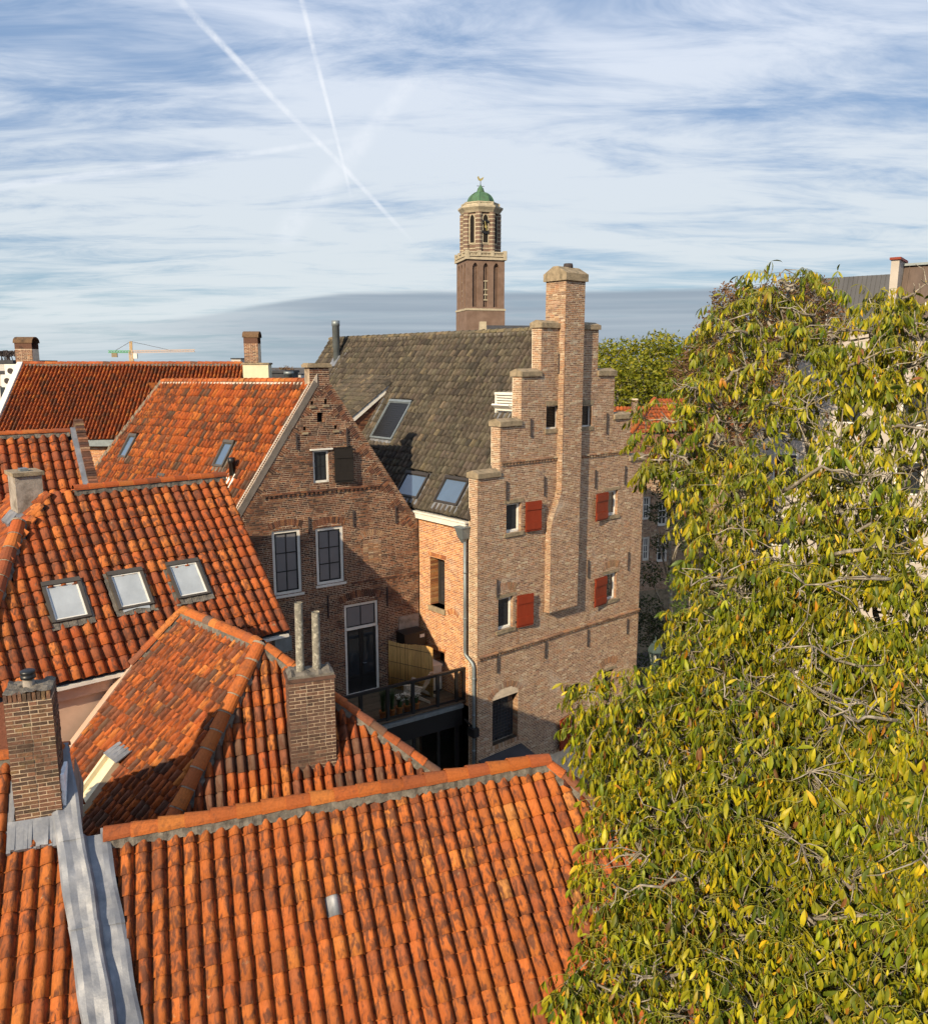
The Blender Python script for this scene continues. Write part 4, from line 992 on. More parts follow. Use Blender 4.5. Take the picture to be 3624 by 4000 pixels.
# black cabinet on the wall
cb = BF.rect('f', 1125, 470, 1290, 560)
cab = thing('wall_cabinet', 'black metal cabinet with white sticker above the bamboo screen', 'cabinet', BF.w((cb[0]+cb[1])/2, cb[2], 0.02))
m = MB(); m.box(cb[0], -0.12, cb[2]-0.15, cb[3]+0.05, 0.03, 0.62); m.build('body', MT['black'], cab, BF)
m = MB(); m.box(-0.34, -0.16, cb[3]-0.14, cb[3]-0.02, 0.62, 0.625); m.build('sticker', MT['white'], cab, BF)
m = MB(); m.box(cb[0]-0.02, -0.1, cb[3]+0.05, cb[3]+0.08, 0.02, 0.66); m.build('lid', MT['black'], cab, BF)
# potted plants
terr = material('terracotta', (0.50, 0.17, 0.05), rough=0.8, var=0.15, vs=8); gr = material('grass_leaf', (0.04, 0.075, 0.02), rough=0.6, var=0.3, vs=10)
fl = material('white_flower', (0.75, 0.72, 0.66), rough=0.6, var=0.1)
for i, (x, ht, fw) in enumerate([(-2.72, 0.95, 0), (-2.39, 0.8, 0), (-2.10, 0.42, 1), (-1.81, 0.42, 1), (-1.46, 0.36, 1)]):
    p = BF.w(x, ZT, 2.2); lab = ['tall grassy plant in terracotta pot, leftmost on the terrace edge', 'tall grassy plant in terracotta pot, second from the left on the terrace edge', 'white-flowered plant in terracotta pot, third from the left on the terrace edge', 'white-flowered plant in terracotta pot left of the railing post by the chair', 'small flowering plant in terracotta pot, rightmost on the terrace edge'][i]
    t = thing('potted_plant', lab, 'potted plant', p, 'potted plants along the terrace railing'); Mx = Matrix.Translation(p)
    m = MB(); m.lathe([(0.085, 0), (0.115, 0.2), (0.13, 0.2), (0.13, 0.25), (0.11, 0.25), (0.105, 0.21)], 16); m.build('pot', terr, t, Mx, True)
    m = MB()
    for k in range(60):
        a = rnd(0, 6.28); b = rnd(0, 0.25)*ht+0.03; d0 = Vector((math.cos(a), math.sin(a), 0)); q0 = d0*rnd(0, .07)+UP*.2; q1 = q0+d0*b*0.4+UP*ht*rnd(.5, .7); q2 = q0+d0*b*1.4+UP*ht*rnd(.75, 1); sd_ = Vector((-d0.y, d0.x, 0))*0.008
        m.face([q0-sd_, q0+sd_, q1+sd_, q1-sd_]); m.face([q1-sd_, q1+sd_, q2])
    m.build('foliage', gr, t, Mx)
    if fw:
        m = MB()
        for k in range(14):
            a = rnd(0, 6.28); q = Vector((math.cos(a), math.sin(a), 0))*rnd(.03, .15)+UP*(.2+ht*rnd(.6, 1.05))
            for s in range(4):
                b = a+s*1.6; d0 = Vector((math.cos(b), math.sin(b), rnd(-.3, .5)))*0.07; m.face([q, q+d0*.6+Vector((-d0.y, d0.x, 0))*.3, q+d0, q+d0*.6-Vector((-d0.y, d0.x, 0))*.3])
        m.build('flowers', fl, t, Mx)

# ================================================================== helper: brick chimney stack
def stack(parent, name, o, x1, x2, W, D, H, key, pick, mat, mortar, faces='FLR', n_obj=120, course=BH, taper=0.0):
    """brick shaft: o front-left-bottom corner, x1 along the front, x2 to the back"""
    o = Vector(o); core = MB(); P0 = Plane(o, x1)
    core.box(0.006, W-0.006, 0, H, -D+0.006, -0.006); c = core.build(name, MT[mortar], parent, P0)
    for f in faces:
        P = {'F': Plane(o, x1), 'L': Plane(o+x2*D, -x2), 'R': Plane(o+x1*W, x2)}[f]; wd = W if f == 'F' else D
        bricks = []; n = int(H/course)
        for i in range(n):
            x = 0.004; j = i % 2
            while x < wd-0.03:
                e = min(wd-0.004, x+(0.2 if j % 2 == 0 else 0.1)*rnd(.95, 1.05))
                if wd-e < 0.06: e = wd-0.004
                bricks.append((x, e, i*course+0.007, (i+1)*course-0.008, rnd(-.004, .004))); x = e+0.015; j += 1
        if f == 'F': place_bricks_on(c, P0, P, bricks, key, pick, mat, n_obj)
        else: place_bricks_on(c, P0, P, bricks, key, pick, mat, n_obj//2)
    return c
def place_bricks_on(c, P0, P, bricks, key, pick, mat, n_obj):
    var = variants(key, pick, MT[mat], unit_brick); T = P0.M.inverted() @ P.M; rest = MB()
    idx = list(range(len(bricks))); idx.sort(key=lambda i: -bricks[i][2]); ch = set(idx[:n_obj])
    for i, (x0, x1, y0, y1, dz) in enumerate(bricks):
        if i in ch: put_local('brick', random.choice(var), c, T @ Matrix(((x1-x0, 0, 0, x0), (0, y1-y0, 0, y0), (0, 0, 0.05, dz-0.05), (0, 0, 0, 1))))
        else: rest.box(x0, x1, y0, y1, dz-0.03, dz, pick(), 0, 'k')
    if rest.f: stuff(rest.build('brickwork', MT[mat], c, P))
def slope(o, xdir, back, pitch):
    p = math.radians(pitch); return Plane(o, xdir, Vector(back)*math.cos(p)+UP*math.sin(p))
h1_, h2_ = frame(ANG_F)

# ================================================================== house with three roof windows
CO = at_y('a', 1210, 870, 22.5)
Ch = thing('skylight_house', 'orange pantiled house with three roof windows and grey plastered chimney', 'house', flat(CO))
CR = slope(CO, e1, e2, 45)
hb = CR.hit('i', 130, 1890); hm = CR.hit('i', 240, 1560); cl = -4.48
hk = (hb[0]-hm[0])/(hb[1]-hm[1]); vb_ = -5.06
hl = lambda v: hm[0]+hk*(v-hm[1])
poly = [(hl(vb_), vb_), (0.10, vb_), (0.06, 0.0), (cl, 0.0), (cl-0.45, -0.62)]
holes = []
for q, lab in ((((218, 400), (435, 374), (497, 582), (284, 626)), 'left roof window of the three, seen reflecting a white curtain'), (((577, 345), (775, 318), (838, 515), (648, 550)), 'middle roof window of the three, white cloth hanging under it'), (((897, 292), (1080, 268), (1148, 455), (975, 492)), 'right roof window of the three, nearest the verge')):
    w_, h_ = skylight(Ch, CR, qhit(CR, 'e', *q), 'curtain', 'frame_grey', label=lab, flash='mortar_bed', apron=0.16); holes.append(h_)
rC = tile_roof(Ch, CR, poly, 0.262, 0.335, 'C', P_C, 'tile', holes, 300, 0.10, amp=0.016, jit=0.009, zs=1.2)
ridge_caps(rC, CR.w(-3.85, 0.02, 0.03), CR.w(0.12, 0.02, 0.03), UP, 0.12, 0.36, P_C)
hp0 = CR.w(hl(-0.8), -0.8, 0.06); hp1 = CR.w(hl(vb_), vb_, 0.06)
ridge_caps(rC, hp1, hp0, UP, 0.16, 0.40, P_C, ring=True)
# slope to the left of the hip
CLs = slope(CR.w(cl, 0), -e2, e1, 45)
tile_roof(Ch, CLs, [(0.0, -5.0), (hk*vb_*0.2+4.2, -5.0), (0.15, 0.0), (-3.5, 0), (-3.5, -5.0)], 0.262, 0.335, 'C', P_C, 'tile', (), 60, 0.1, name='left_roof_slope')
m = MB(); m.face([CR.w(cl, 0), CR.w(0.1, 0), CR.w(0.1, 0)+e2*3-UP*3, CR.w(cl, 0)+e2*3-UP*3], (0.4, .12, .03)); m.build('rear_roof_slope', MT['tile'], Ch, Matrix())
# eaves: gutter, cornice board and pink wall
ev = CR.w(0, vb_); CW = Plane(ev+e2*0.35-UP*ev.z, e1)
m = MB(); m.box(-6.0, 0.02, ev.z-0.10, ev.z-0.03, 0.02, 0.36); gt = m.build('gutter', MT['white'], Ch, CW)
m = MB(); m.box(-6.0, -0.02, ev.z-0.42, ev.z-0.10, 0.0, 0.14); m.build('cornice_board', MT['plaster'], Ch, CW)
m = MB(); m.box(-6.0, -0.1, 0, ev.z-0.42, -0.2, 0.0); m.build('wall', MT['plaster'], Ch, CW)
m = MB(); W0 = CW.w(-0.1, 0); top_ = CR.w(0.0, 0)
m.face([W0, W0+e2*6, W0+e2*6+UP*ev.z, top_-UP*0.1, W0+UP*(ev.z-0.1)]); m.build('gable_wall', MT['grey_plaster'], Ch, Matrix())
m = MB(); m.box(-0.35, 0.12, ev.z-0.5, ev.z-0.12, 0.0, 0.30); m.build('gutter_end', MT['zinc'], Ch, CW)
w_ = MB(); q = qhit(CR, 'e', (672, 548), (820, 528)); w_.face([(q[0][0], q[0][1]+.1, 0.09), (q[0][0], q[0][1]-0.06, 0.07), ((q[0][0]+q[1][0])/2, q[0][1]-0.02, 0.09), (q[1][0], q[1][1]-0.03, 0.07), (q[1][0], q[1][1]+.1, 0.09)]); w_.build('white_cloth', MT['curtain'], Ch, CR)
# grey chimney
cb_ = at_y('i', 240, 1375, 19.3); KC = Plane(flat(cb_), e1)
k0 = KC.hit('i', 240, 1375)[1]-0.25; kw = KC.hit('i', 580, 1200)[0]; kt = KC.hit('i', 225, 880)[1]
m = MB(); m.box(0, kw, k0, kt, -0.75, 0); ck = m.build('chimney', MT['grey_plaster'], Ch, KC)
m = MB(); m.box(-0.05, kw+0.05, kt, kt+0.09, -0.81, 0.06); m.build('cap_slab', MT['stone'], ck, KC)
m = MB(); m.box(kw*0.3, kw*0.6, kt+0.09, kt+0.16, -0.45, -0.2); m.build('flue_cover', MT['zinc'], ck, KC)
m = MB(); n = 12
for i in range(n):
    x = -0.06+(kw+0.12)*i/n; x2 = x+(kw+0.12)/n; m.hexa([(x, k0+0.02-rnd(0, .06), 0.22), (x2, k0+0.02-rnd(0, .06), 0.22), (x2, k0+0.24, 0.012), (x, k0+0.24, 0.012), (x, k0+.06, 0.24), (x2, k0+.06, 0.24), (x2, k0+.27, 0.022), (x, k0+.27, 0.022)])
    z = -0.75*i/n; z2 = -0.75*(i+1)/n; m.hexa([(-.22, k0-rnd(0, .07), z), (-.22, k0-rnd(0, .07), z2), (-0.01, k0+.25, z2), (-.01, k0+.25, z), (-.24, k0+.04, z), (-.24, k0+.04, z2), (-0.02, k0+.28, z2), (-.02, k0+.28, z)])
m.build('lead_skirt', MT['lead'], ck, KC)

# ================================================================== hipped roof in the middle
DA = at_y('e', 1440, 740, 15.5)
Dh = thing('hipped_roof_house', 'low house with hipped orange roof and dark brick chimney carrying two pipes', 'house', flat(DA))
d1, d2 = frame(math.radians(46))
DL = slope(DA, -d2, d1, 45); DF = slope(DA, h1_, h2_, 52)
hh = [DL.hit('e', 1320, 960), DL.hit('g', 1000, 370)]; ks = hh[1][0]/hh[1][1]
vl = -5.0; ap = -3.2
hatch = [DL.hit('j', x, y) for x, y in ((1040, 975), (1170, 1060), (790, 1555), (760, 1350))]
rD = tile_roof(Dh, DL, [(-3.58, vl), (ks*vl, vl), (0.0, 0.0), (ap, 0.0), (-3.60, -1.45)], 0.190, 0.268, 'D', P_D, 'tile', [], 300, 0.06, amp=0.02, jit=0.014, zs=1.35)
fl_ = DF.hit('g', 1000, 370); fr_ = DF.hit('f', 1400, 1440); kl = fl_[0]/fl_[1]; kr = fr_[0]/fr_[1]; vf = -3.9
rD2 = tile_roof(Dh, DF, [(kl*vf, vf), (kr*vf, vf), (0.0, 0.0)], 0.196, 0.298, 'D', P_F, 'tile', [], 200, 0.03, name='front_roof_slope', amp=0.012, jit=0.010, zs=1.2)
ridge_caps(rD, DL.w(ap, 0, 0.03), DL.w(0, 0, 0.03), UP, 0.12, 0.27, P_F)
ridge_caps(rD, DL.w(ks*vl, vl, 0.06), DL.w(0, -0.0, 0.06), UP, 0.145, 0.38, P_F, ring=True)
ridge_caps(rD2, DF.w(kr*vf, vf, 0.06), DF.w(0.05, -0.05, 0.05), UP, 0.10, 0.33, P_D)
ridge_caps(rD, DL.w(-3.58, -1.5, 0.05), DL.w(ap-0.02, -0.02, 0.05), UP, 0.10, 0.34, P_D)
m = MB()
for i in range(20):
    v0 = vl+(abs(vl)-1.5)*i/20; v1 = vl+(abs(vl)-1.5)*(i+1)/20; j0 = rnd(0, .05); m.hexa([(-3.88-j0, v0, -0.06), (-3.56, v0, -0.06), (-3.56, v1, -0.06), (-3.88-j0, v1, -0.06), (-3.84, v0, 0.02), (-3.57, v0, 0.07), (-3.57, v1, 0.07), (-3.84, v1, 0.02)])
m.build('mortar_fillet', MT['plaster'], rD, DL)
m = MB(); b2 = DF.w(kr*vf, vf); a1 = DL.w(ap, 0); m.face([DA, b2, b2+d2*3.5, a1], (0.4, .12, .03)); m.face([a1, b2+d2*3.5, DL.w(-3.56, vl)], (.4, .12, .03)); m.build('rear_roof_slope', MT['tile'], Dh, Matrix())
# cream timber roof hatch with lead head
u0 = min(h[0] for h in hatch[:2]+hatch[2:]); hw_ = (hatch[0][0]+hatch[3][0])/2, (hatch[1][0]+hatch[2][0])/2; vtop = (hatch[0][1]+hatch[1][1])/2; x0, x1 = hw_[0], hw_[0]+min(0.5, hw_[1]-hw_[0])
m = MB(); m.box(x0, x0+0.07, -4.9, vtop, 0, 0.20); m.box(x1-0.12, x1, -4.9, vtop, 0, 0.20); m.box(x0+.07, x1-.12, -4.9, vtop, 0, 0.10, (0.6, 0.5, 0.35)); hz = m.build('roof_hatch', MT['cream'], Dh, DL)
m = MB()
for i in range(8):
    xa = x0-0.03+(x1-x0+0.1)*i/8; xb = xa+(x1-x0+0.1)/8; m.hexa([(xa, vtop-.02, .19), (xb, vtop-.02, .19), (xb, vtop+.32, .05+.015*(i % 2)), (xa, vtop+.32, .05+.015*(i % 2)), (xa, vtop-.02, .215), (xb, vtop-.02, .215), (xb, vtop+.32, .075+.015*(i % 2)), (xa, vtop+.32, .075+.015*(i % 2))])
m.build('lead_head', MT['lead'], hz, DL)
# chimney with two pipes
ko = at_y('f', 410, 1400, 14.1); KP = Plane(flat(ko), h1_)
z0 = 7.2; zt = KP.hit('f', 415, 815)[1]; kw = KP.hit('f', 722, 1300)[0]
kx0 = KP.hit('f', 412, 1300)[0]
kc = stack(Dh, 'chimney', KP.w(kx0, z0), h1_, h2_, kw-kx0, 0.48, zt-z0, 'K', P_K, 'brick_dark', 'mortar_dark', 'FLR', 150, course=0.069)
W_ = kw-kx0
m = MB(); m.box(-0.03, W_+0.02, zt-z0, zt-z0+0.06, -0.53, 0.03, (0.13, .07, .05)); m.build('corbel_band', MT['brick_dark'], kc)
m = MB(); S = 12
g_ = [[(W_*i/S, zt-z0+0.06+rnd(.05, .13)*(1 if 0 < i < S and 0 < j < 5 else .5), -0.50*j/5) for i in range(S+1)] for j in range(6)]
for j in range(5):
    for i in range(S): m.face([g_[j][i], g_[j][i+1], g_[j+1][i+1], g_[j+1][i]])
for i in range(S): m.face([(W_*i/S, zt-z0+.05, 0.002), (W_*(i+1)/S, zt-z0+.05, 0.002), g_[0][i+1], g_[0][i]])
m.build('mortar_cap', MT['mortar_bed'], kc, None, True)
pm = material('lichened_pipe', (0.24, 0.22, 0.18), rough=0.95, var=0.3, vs=20, bump=0.8, bs=60, stain=((0.52, 0.49, 0.39), 0.8, 14, 0.52, 0.62), stain2=((0.1, .09, .08), .7, 9, .55, .7))
for x, y_top, lab in ((483, 305, 'taller left chimney pipe'), (597, 368, 'shorter right chimney pipe')):
    uu = KP.hit('f', x, 700)[0]-kx0; hh_ = KP.hit('f', x, y_top)[1]
    m = MB(); m.tube([(uu, zt-z0+0.02, -0.2), (uu, zt-z0+0.12, -0.2), (uu+0.01, hh_-z0+0.05, -0.2)], [0.088, 0.077, 0.074], 14, cap=False); m.tube([(uu, zt-z0+.1, -.2), (uu+.01, hh_-z0+0.02, -.2)], .055, 12); p = m.build('chimney_pipe', pm, kc, None, True); p['label'] = lab
m = MB(); m.box(-0.12, -0.002, 0.0, 1.15, -0.35, 0.02); m.build('lead_flashing', MT['lead'], kc)
# valley gutter floor between the roofs
m = MB(); a = DF.w(kl*vf-1.5, vf, 0); b = DF.w(kr*vf+1, vf, 0); m.face([a-h2_*0.8, b-h2_*0.8, b+h2_*.3, a+h2_*.3]); m.build('valley_gutter', MT['lead'], Dh, Matrix())

# ================================================================== foreground house
FO = at_y('g', 565, 545, 11.2)
Fh = thing('foreground_house', 'nearest house, its large sunlit orange pantile roof fills the bottom of the view', 'house', flat(FO))
FR = slope(FO, h1_, h2_, 40); rl = FR.hit('h', 1305, 135)[0]
hx = FR.hit('h', 1600, 365); kh = (hx[0]-rl)/hx[1]; vF = -5.4
sp = [FR.hit('h', 1022, 352), FR.hit('h', 132, 885), FR.hit('p', 322, 448)]
rF = tile_roof(Fh, FR, [(0.0-0.17*vF, vF), (rl+kh*vF, vF), (rl, 0.0), (-0.02, 0.0)], 0.2255, 0.292, 'F', P_F, 'tile', (), 300, 0.04, amp=0.012, jit=0.010, special=sp, zs=1.2)
ridge_caps(rF, FR.w(0.02, 0.02, 0.06), FR.w(rl+0.05, 0.02, 0.06), UP, 0.14, 0.385, P_F, bed=0.12)
ridge_caps(rF, FR.w(rl+kh*vF, vF, 0.06), FR.w(rl, 0, 0.06), UP, 0.10, 0.36, P_D)
FB = slope(FR.w(rl, 0), -h1_, -h2_, 45); tile_roof(Fh, FB, [(-1.5, -2.2), (rl, -2.2), (rl, 0), (0, 0)], 0.2255, 0.292, 'F', P_F, 'tile', (), 0, name='rear_roof_slope')
FE = slope(FR.w(rl, 0), h2_, -h1_, 42); tile_roof(Fh, FE, [(-5, -5), (3, -5), (1.2, -2), (0, 0)], 0.2255, 0.292, 'F', P_D, 'tile', (), 0, name='end_roof_slope')
m = MB(); w0 = FR.w(0, vF, -0.1); w1 = FR.w(rl+kh*vF, vF, -.1); m.face([flat(w0), flat(w1), w1, w0]); m.face([flat(w1), flat(w1)+h2_*7, w1+h2_*7, w1]); m.build('wall', MT['mortar'], Fh, Matrix())

# ================================================================== higher roof at the left edge, with its chimney and lead gutter
LO = FO+UP*0.15
Lh = thing('left_edge_house', 'house at the bottom left corner with old brick chimney and silvery lead gutter', 'house', flat(LO)-h1_*1.5)
LR = slope(LO, h1_, h2_, 40)
rL = tile_roof(Lh, LR, [(-4.0, -5.2), (-0.42+0.17*5.2, -5.2), (-0.42, 0.0), (-0.66, 1.4), (-4.0, 1.4)], 0.2255, 0.292, 'F', P_F, 'tile', (), 300, 0.04, amp=0.012, jit=0.010, zs=1.2)
ridge_caps(rL, LR.w(-4, 1.4, .05), LR.w(-0.5, 1.4, .05), UP, .115, .385, P_F)
m = MB(); m.face([LR.w(-4, 1.4), LR.w(-0.6, 1.4), LR.w(-.6, 1.4)+h2_*2-UP*2, LR.w(-4, 1.4)+h2_*2-UP*2], (.4, .12, .03)); m.build('rear_roof_slope', MT['tile'], Lh, Matrix())
m = MB(); m.face([FR.w(-.45, 0.1, -.1), FR.w(-.45, 1.5, -.1), FR.w(-.45, 1.5, -1.2), FR.w(-.45, .1, -1.2)]); m.build('party_wall', MT['grey_plaster'], Lh, Matrix())
# lead-dressed strip between the two roofs, laid in overlapping sheets
prof = [(-0.61, 0.222), (-0.58, 0.250), (-0.51, 0.262), (-0.42, 0.250), (-0.33, 0.260), (-0.26, 0.282), (-0.22, 0.268), (-0.20, 0.20), (-0.185, 0.145), (-0.11, 0.132), (-0.02, 0.136), (0.05, 0.132), (0.10, 0.11)]
vs_ = [1.55, 0.0, -1.25, -2.6, -3.9, -5.3]
for i in range(len(vs_)-1):
    m = MB(); a, b = vs_[i]+(0.0 if i == 0 else 0.06), vs_[i+1]; K = 34; lift = 0.004*(5-i); G = []
    for k in range(K+1):
        t = k/K; v = a+(b-a)*t
        G.append([(x-0.17*v+0.010*math.sin(v*5.1+x*9+i), v, n+lift+0.006*t+0.007*math.sin(v*5.3+x*11+i*2)+0.004*math.sin(v*13+x*23)) for x, n in (prof[:7] if i == 0 else prof)])
    for k in range(K):
        for q in range(len(G[0])-1): m.face([G[k+1][q], G[k+1][q+1], G[k][q+1], G[k][q]])
    m.build('lead_sheet', MT['lead'], Lh, FR, True)
m = MB(); n = 9
for i in range(n):
    x = -0.02+0.30*i/n; m.hexa([(x, -.05-rnd(0, .05), .08), (x+.034, -.05-rnd(0, .05), .08), (x+.034, .14, .16), (x, .14, .16), (x, -.05, .10), (x+.034, -.05, .10), (x+.034, .14, .18), (x, .14, .18)])
m.build('lead_saddle', MT['lead'], Lh, FR)
# chimney
eo = LR.w(*LR.hit('g', 75, 490)); KE = Plane(flat(eo), h1_)
zb = eo.z+0.0; ztE = KE.hit('j', 40, 405)[1]; eW = KE.hit('j', 535, 1000)[0]; ex = KE.hit('j', 85, 1000)[0]
ce = stack(Lh, 'chimney', KE.w(ex, zb-0.2), h1_, h2_, eW-ex, 0.52, ztE-zb+0.1, 'E', P_E, 'brick_old', 'mortar_dark', 'FLR', 150, course=0.064)
EW = eW-ex; hE = ztE-zb+0.1
m = MB(); x = 0.0
while x < EW-.03: m.box(x+.004, x+.052, hE-0.01, hE+0.11, -0.1, 0.012+rnd(-.006, .006), P_E()); x += 0.062
m.build('soldier_course', MT['brick_old'], ce)
m = MB(); S = 10; g_ = [[(EW*i/S, hE+0.10+rnd(.0, .05), -0.54*j/6+.01) for i in range(S+1)] for j in range(7)]
for j in range(6):
    for i in range(S): m.face([g_[j][i], g_[j][i+1], g_[j+1][i+1], g_[j+1][i]])
m.box(0.01, EW-0.01, hE-.02, hE+0.10, -.53, -.1); m.build('mortar_cap', MT['mortar_bed'], ce, None, True)
m = MB(); m.lathe([(0.085, 0), (0.075, 0.14), (0.07, 0.14)], 18); pe = m.build('chimney_pot', MT['grey_plaster'], ce, WM[ce.name] @ Matrix.Translation((0.30, hE+0.1, -0.28)) @ Matrix.Rotation(-math.pi/2, 4, 'X'), True)
m = MB(); m.lathe([(0.085, 0.13), (0.105, 0.14), (0.105, 0.18), (0.09, 0.19), (0.105, 0.22), (0.105, 0.25), (0.085, 0.26)], 18); m.build('cowl', MT['black'], ce, WM[ce.name] @ Matrix.Translation((0.30, hE+0.1, -0.28)) @ Matrix.Rotation(-math.pi/2, 4, 'X'), True)
m = MB(); m.box(EW-.02, EW+.05, 0.0, 0.95, -0.50, -0.06); m.build('brick_offset', MT['brick_dark'], ce)
m = MB(); n = 14      # apron and side soakers
for i in range(n):
    x = -0.10+(EW+0.14)*i/n; x2 = x+(EW+0.14)/n; z1 = 0.19+rnd(-.02, .02)
    b_=rnd(0, .05); c_=rnd(-.012, .012); m.hexa([(x, .03-b_, .28), (x2, .03-b_, .28), (x2, .34, .012), (x, .34, .012), (x, 0.09-b_, .31+c_), (x2, .09-b_, .31+c_), (x2, .37, .03), (x, .37, .03)])
for i in range(12):
    z = -0.60*i/12; z2 = -0.60*(i+1)/12; b_ = 0.25+0.5*(i/12); b2 = 0.25+0.5*((i+1)/12)
    m.hexa([(-.16, b_-.15, z), (-.16, b2-.15, z2), (-.01, b2+.12, z2), (-.01, b_+.12, z), (-.18, b_-.11, z), (-.18, b2-.11, z2), (-.02, b2+.15, z2), (-.02, b_+.15, z)])
m.build('lead_skirt', MT['lead'], ce)

# ================================================================== small roof behind, with brick verge parapet
HO = at_y('a', 380, 625, 23.5); i1, i2 = frame(math.radians(34))
Hh = thing('verge_parapet_house', 'small orange roof at the left edge with stepped brick parapet on its verge', 'house', flat(HO))
HR = slope(HO, i1, i2, 45)
rH = tile_roof(Hh, HR, [(-4.0, -3.6), (0.12, -3.6), (0.06, 0), (-4.0, 0)], 0.262, 0.335, 'C', P_C, 'tile', (), 150, 0.1, zs=1.2)
ridge_caps(rH, HR.w(-4, .02, .03), HR.w(0.0, .02, .03), UP, 0.10, 0.42, P_C)
m = MB(); n = 44
for i in range(n):
    v = 0.35-3.9*i/n; m.box(0.16, 0.40+rnd(-.01, .01), v-3.9/n+0.012, v, -0.1, 0.24+rnd(-.008, .008), P_B(.25))
m.box(0.17, .39, -3.6, .34, -0.3, 0.215, (.5, .42, .3)); m.build('brick_parapet', MT['brick_dark'], Hh, HR)
m = MB(); m.box(0.03, 0.17, -3.6, 0.1, 0.03, 0.17); m.build('lead_strip', MT['lead'], Hh, HR)
m = MB(); m.face([HR.w(.40, -3.6, .1), HR.w(.40, .34, .1), flat(HR.w(.4, .34)), flat(HR.w(.4, -3.6))], (.2, .1, .06)); m.face([HR.w(-4, 0), HR.w(.3, 0), HR.w(.3, 0)+i2*3-UP*3, HR.w(-4, 0)+i2*3-UP*3], (.3, .1, .04)); m.face([flat(HR.w(-4, -3.6)), flat(HR.w(.3, -3.6)), HR.w(.3, -3.6), HR.w(-4, -3.6)], (.3, .12, .08)); m.build('wall', MT['brick'], Hh, Matrix())

# ================================================================== long roof farther back
GO = at_y('v', 1545, 205, 46.0); GX = Vector((1, 0, 0)); GYb = Vector((0, 1, 0))
Gh = thing('long_roof_house', 'long orange roof farther back with a hooded brick chimney at each end', 'house', flat(GO))
GR = slope(GO, GX, GYb, 45)
rG = tile_roof(Gh, GR, [(-11.95, -5.4), (0.3, -5.4), (0.3, 0), (-11.95, 0)], 0.205, 0.262, 'G', P_G, 'tile', (), 300, 0.05, amp=0.02, jit=0.010, zs=1.9)
ridge_caps(rG, GR.w(-11.9, 0, .02), GR.w(.2, 0, .02), UP, 0.13, 0.4, P_G)
m = MB(); m.box(-12.2, -11.9, -5.6, 0.0, 0.05, 0.22); m.build('verge_board', MT['white'], Gh, GR)
GW = Plane(flat(GR.w(-12, -5.4))+GYb*0.3, GX); ez = GR.w(0, -5.4).z
m = MB(); m.box(0, 12.3, ez-0.35, ez-0.02, 0.0, 0.4); m.build('gutter', MT['zinc'], Gh, GW)
brick_wall(Gh, GW, lambda v: [(0.0, 12.3)], ez-4.5, ez-0.35, 'GW', P_O, course=0.075, n_obj=0, lens=(.22, .22))
m = MB(); m.face([GR.w(-12, 0), GR.w(.3, 0), GR.w(.3, 0)+GYb*4-UP*4, GR.w(-12, 0)+GYb*4-UP*4], (.3, .1, .03)); m.face([GR.w(.28, -5.4), GR.w(.28, 0), GR.w(.28, 0)+GYb*4-UP*4, flat(GR.w(.28, 0))+GYb*4, flat(GR.w(.28, -5.4))], (.3, .14, .08)); m.build('rear_roof_slope', MT['tile'], Gh, Matrix())
def hooded(x, y0, w, d, h, lab):
    o = GO+GX*x+UP*y0
    P = Plane(o, GX); c = stack(Gh, 'chimney', o, GX, GYb, w, d, h, 'H', P_B, 'brick_dark', 'mortar', 'FL', 30, course=0.075)
    m = MB(); r = d*0.55
    for z0_, z1_ in ((-d, -d+0.06), (-0.06, 0.0)): m.box(0.0, w, h, h+0.34, z0_, z1_, (.12, .06, .04))
    S = 8; arc = [(-d/2+math.cos(math.pi*s/S)*r, h+0.32+math.sin(math.pi*s/S)*0.3) for s in range(S+1)]
    for s in range(S):
        (za, ya), (zb_, yb) = arc[s], arc[s+1]
        m.hexa([(-.06, ya, za), (w+.06, ya, za), (w+.06, yb, zb_), (-.06, yb, zb_), (-.06, ya+.05, za), (w+.06, ya+.05, za), (w+.06, yb+.05, zb_), (-.06, yb+.05, zb_)], (.15, .09, .05))
    m.box(w*.6, w*.62, h, h+.5, -d+.05, -.05, (.02, .02, .02)); k = m.build('hood', MT['brick_dark'], c); c['label'] = lab
hooded(-12.35, -0.9, 0.95, 0.75, 1.75, 'hooded brick chimney at the left end'); hooded(0.35, -0.5, 0.78, 0.7, 1.65, 'hooded brick chimney at the right end')
o = GO+GX*0.35+UP*(-2.0); m = MB(); P = Plane(o-GYb*0.6, GX); m.box(0.05, 1.45, 0, 2.0, -0.8, 0); m.build('plastered_stack', MT['cream'], Gh, P)
m = MB(); m.box(0.0, 1.5, 2.0, 2.1, -.85, .05); m.build('stack_cap', MT['stone'], Gh, P)
m = MB(); m.tube([P.w(2.5, 0.3, -.3), P.w(2.5, 1.45, -.3), P.w(2.5, 1.46, -.3), P.w(2.5, 1.62, -.3)], [.22, .22, .28, .28], 12); m.build('steel_flue', MT['zinc'], Gh, Matrix(), True)

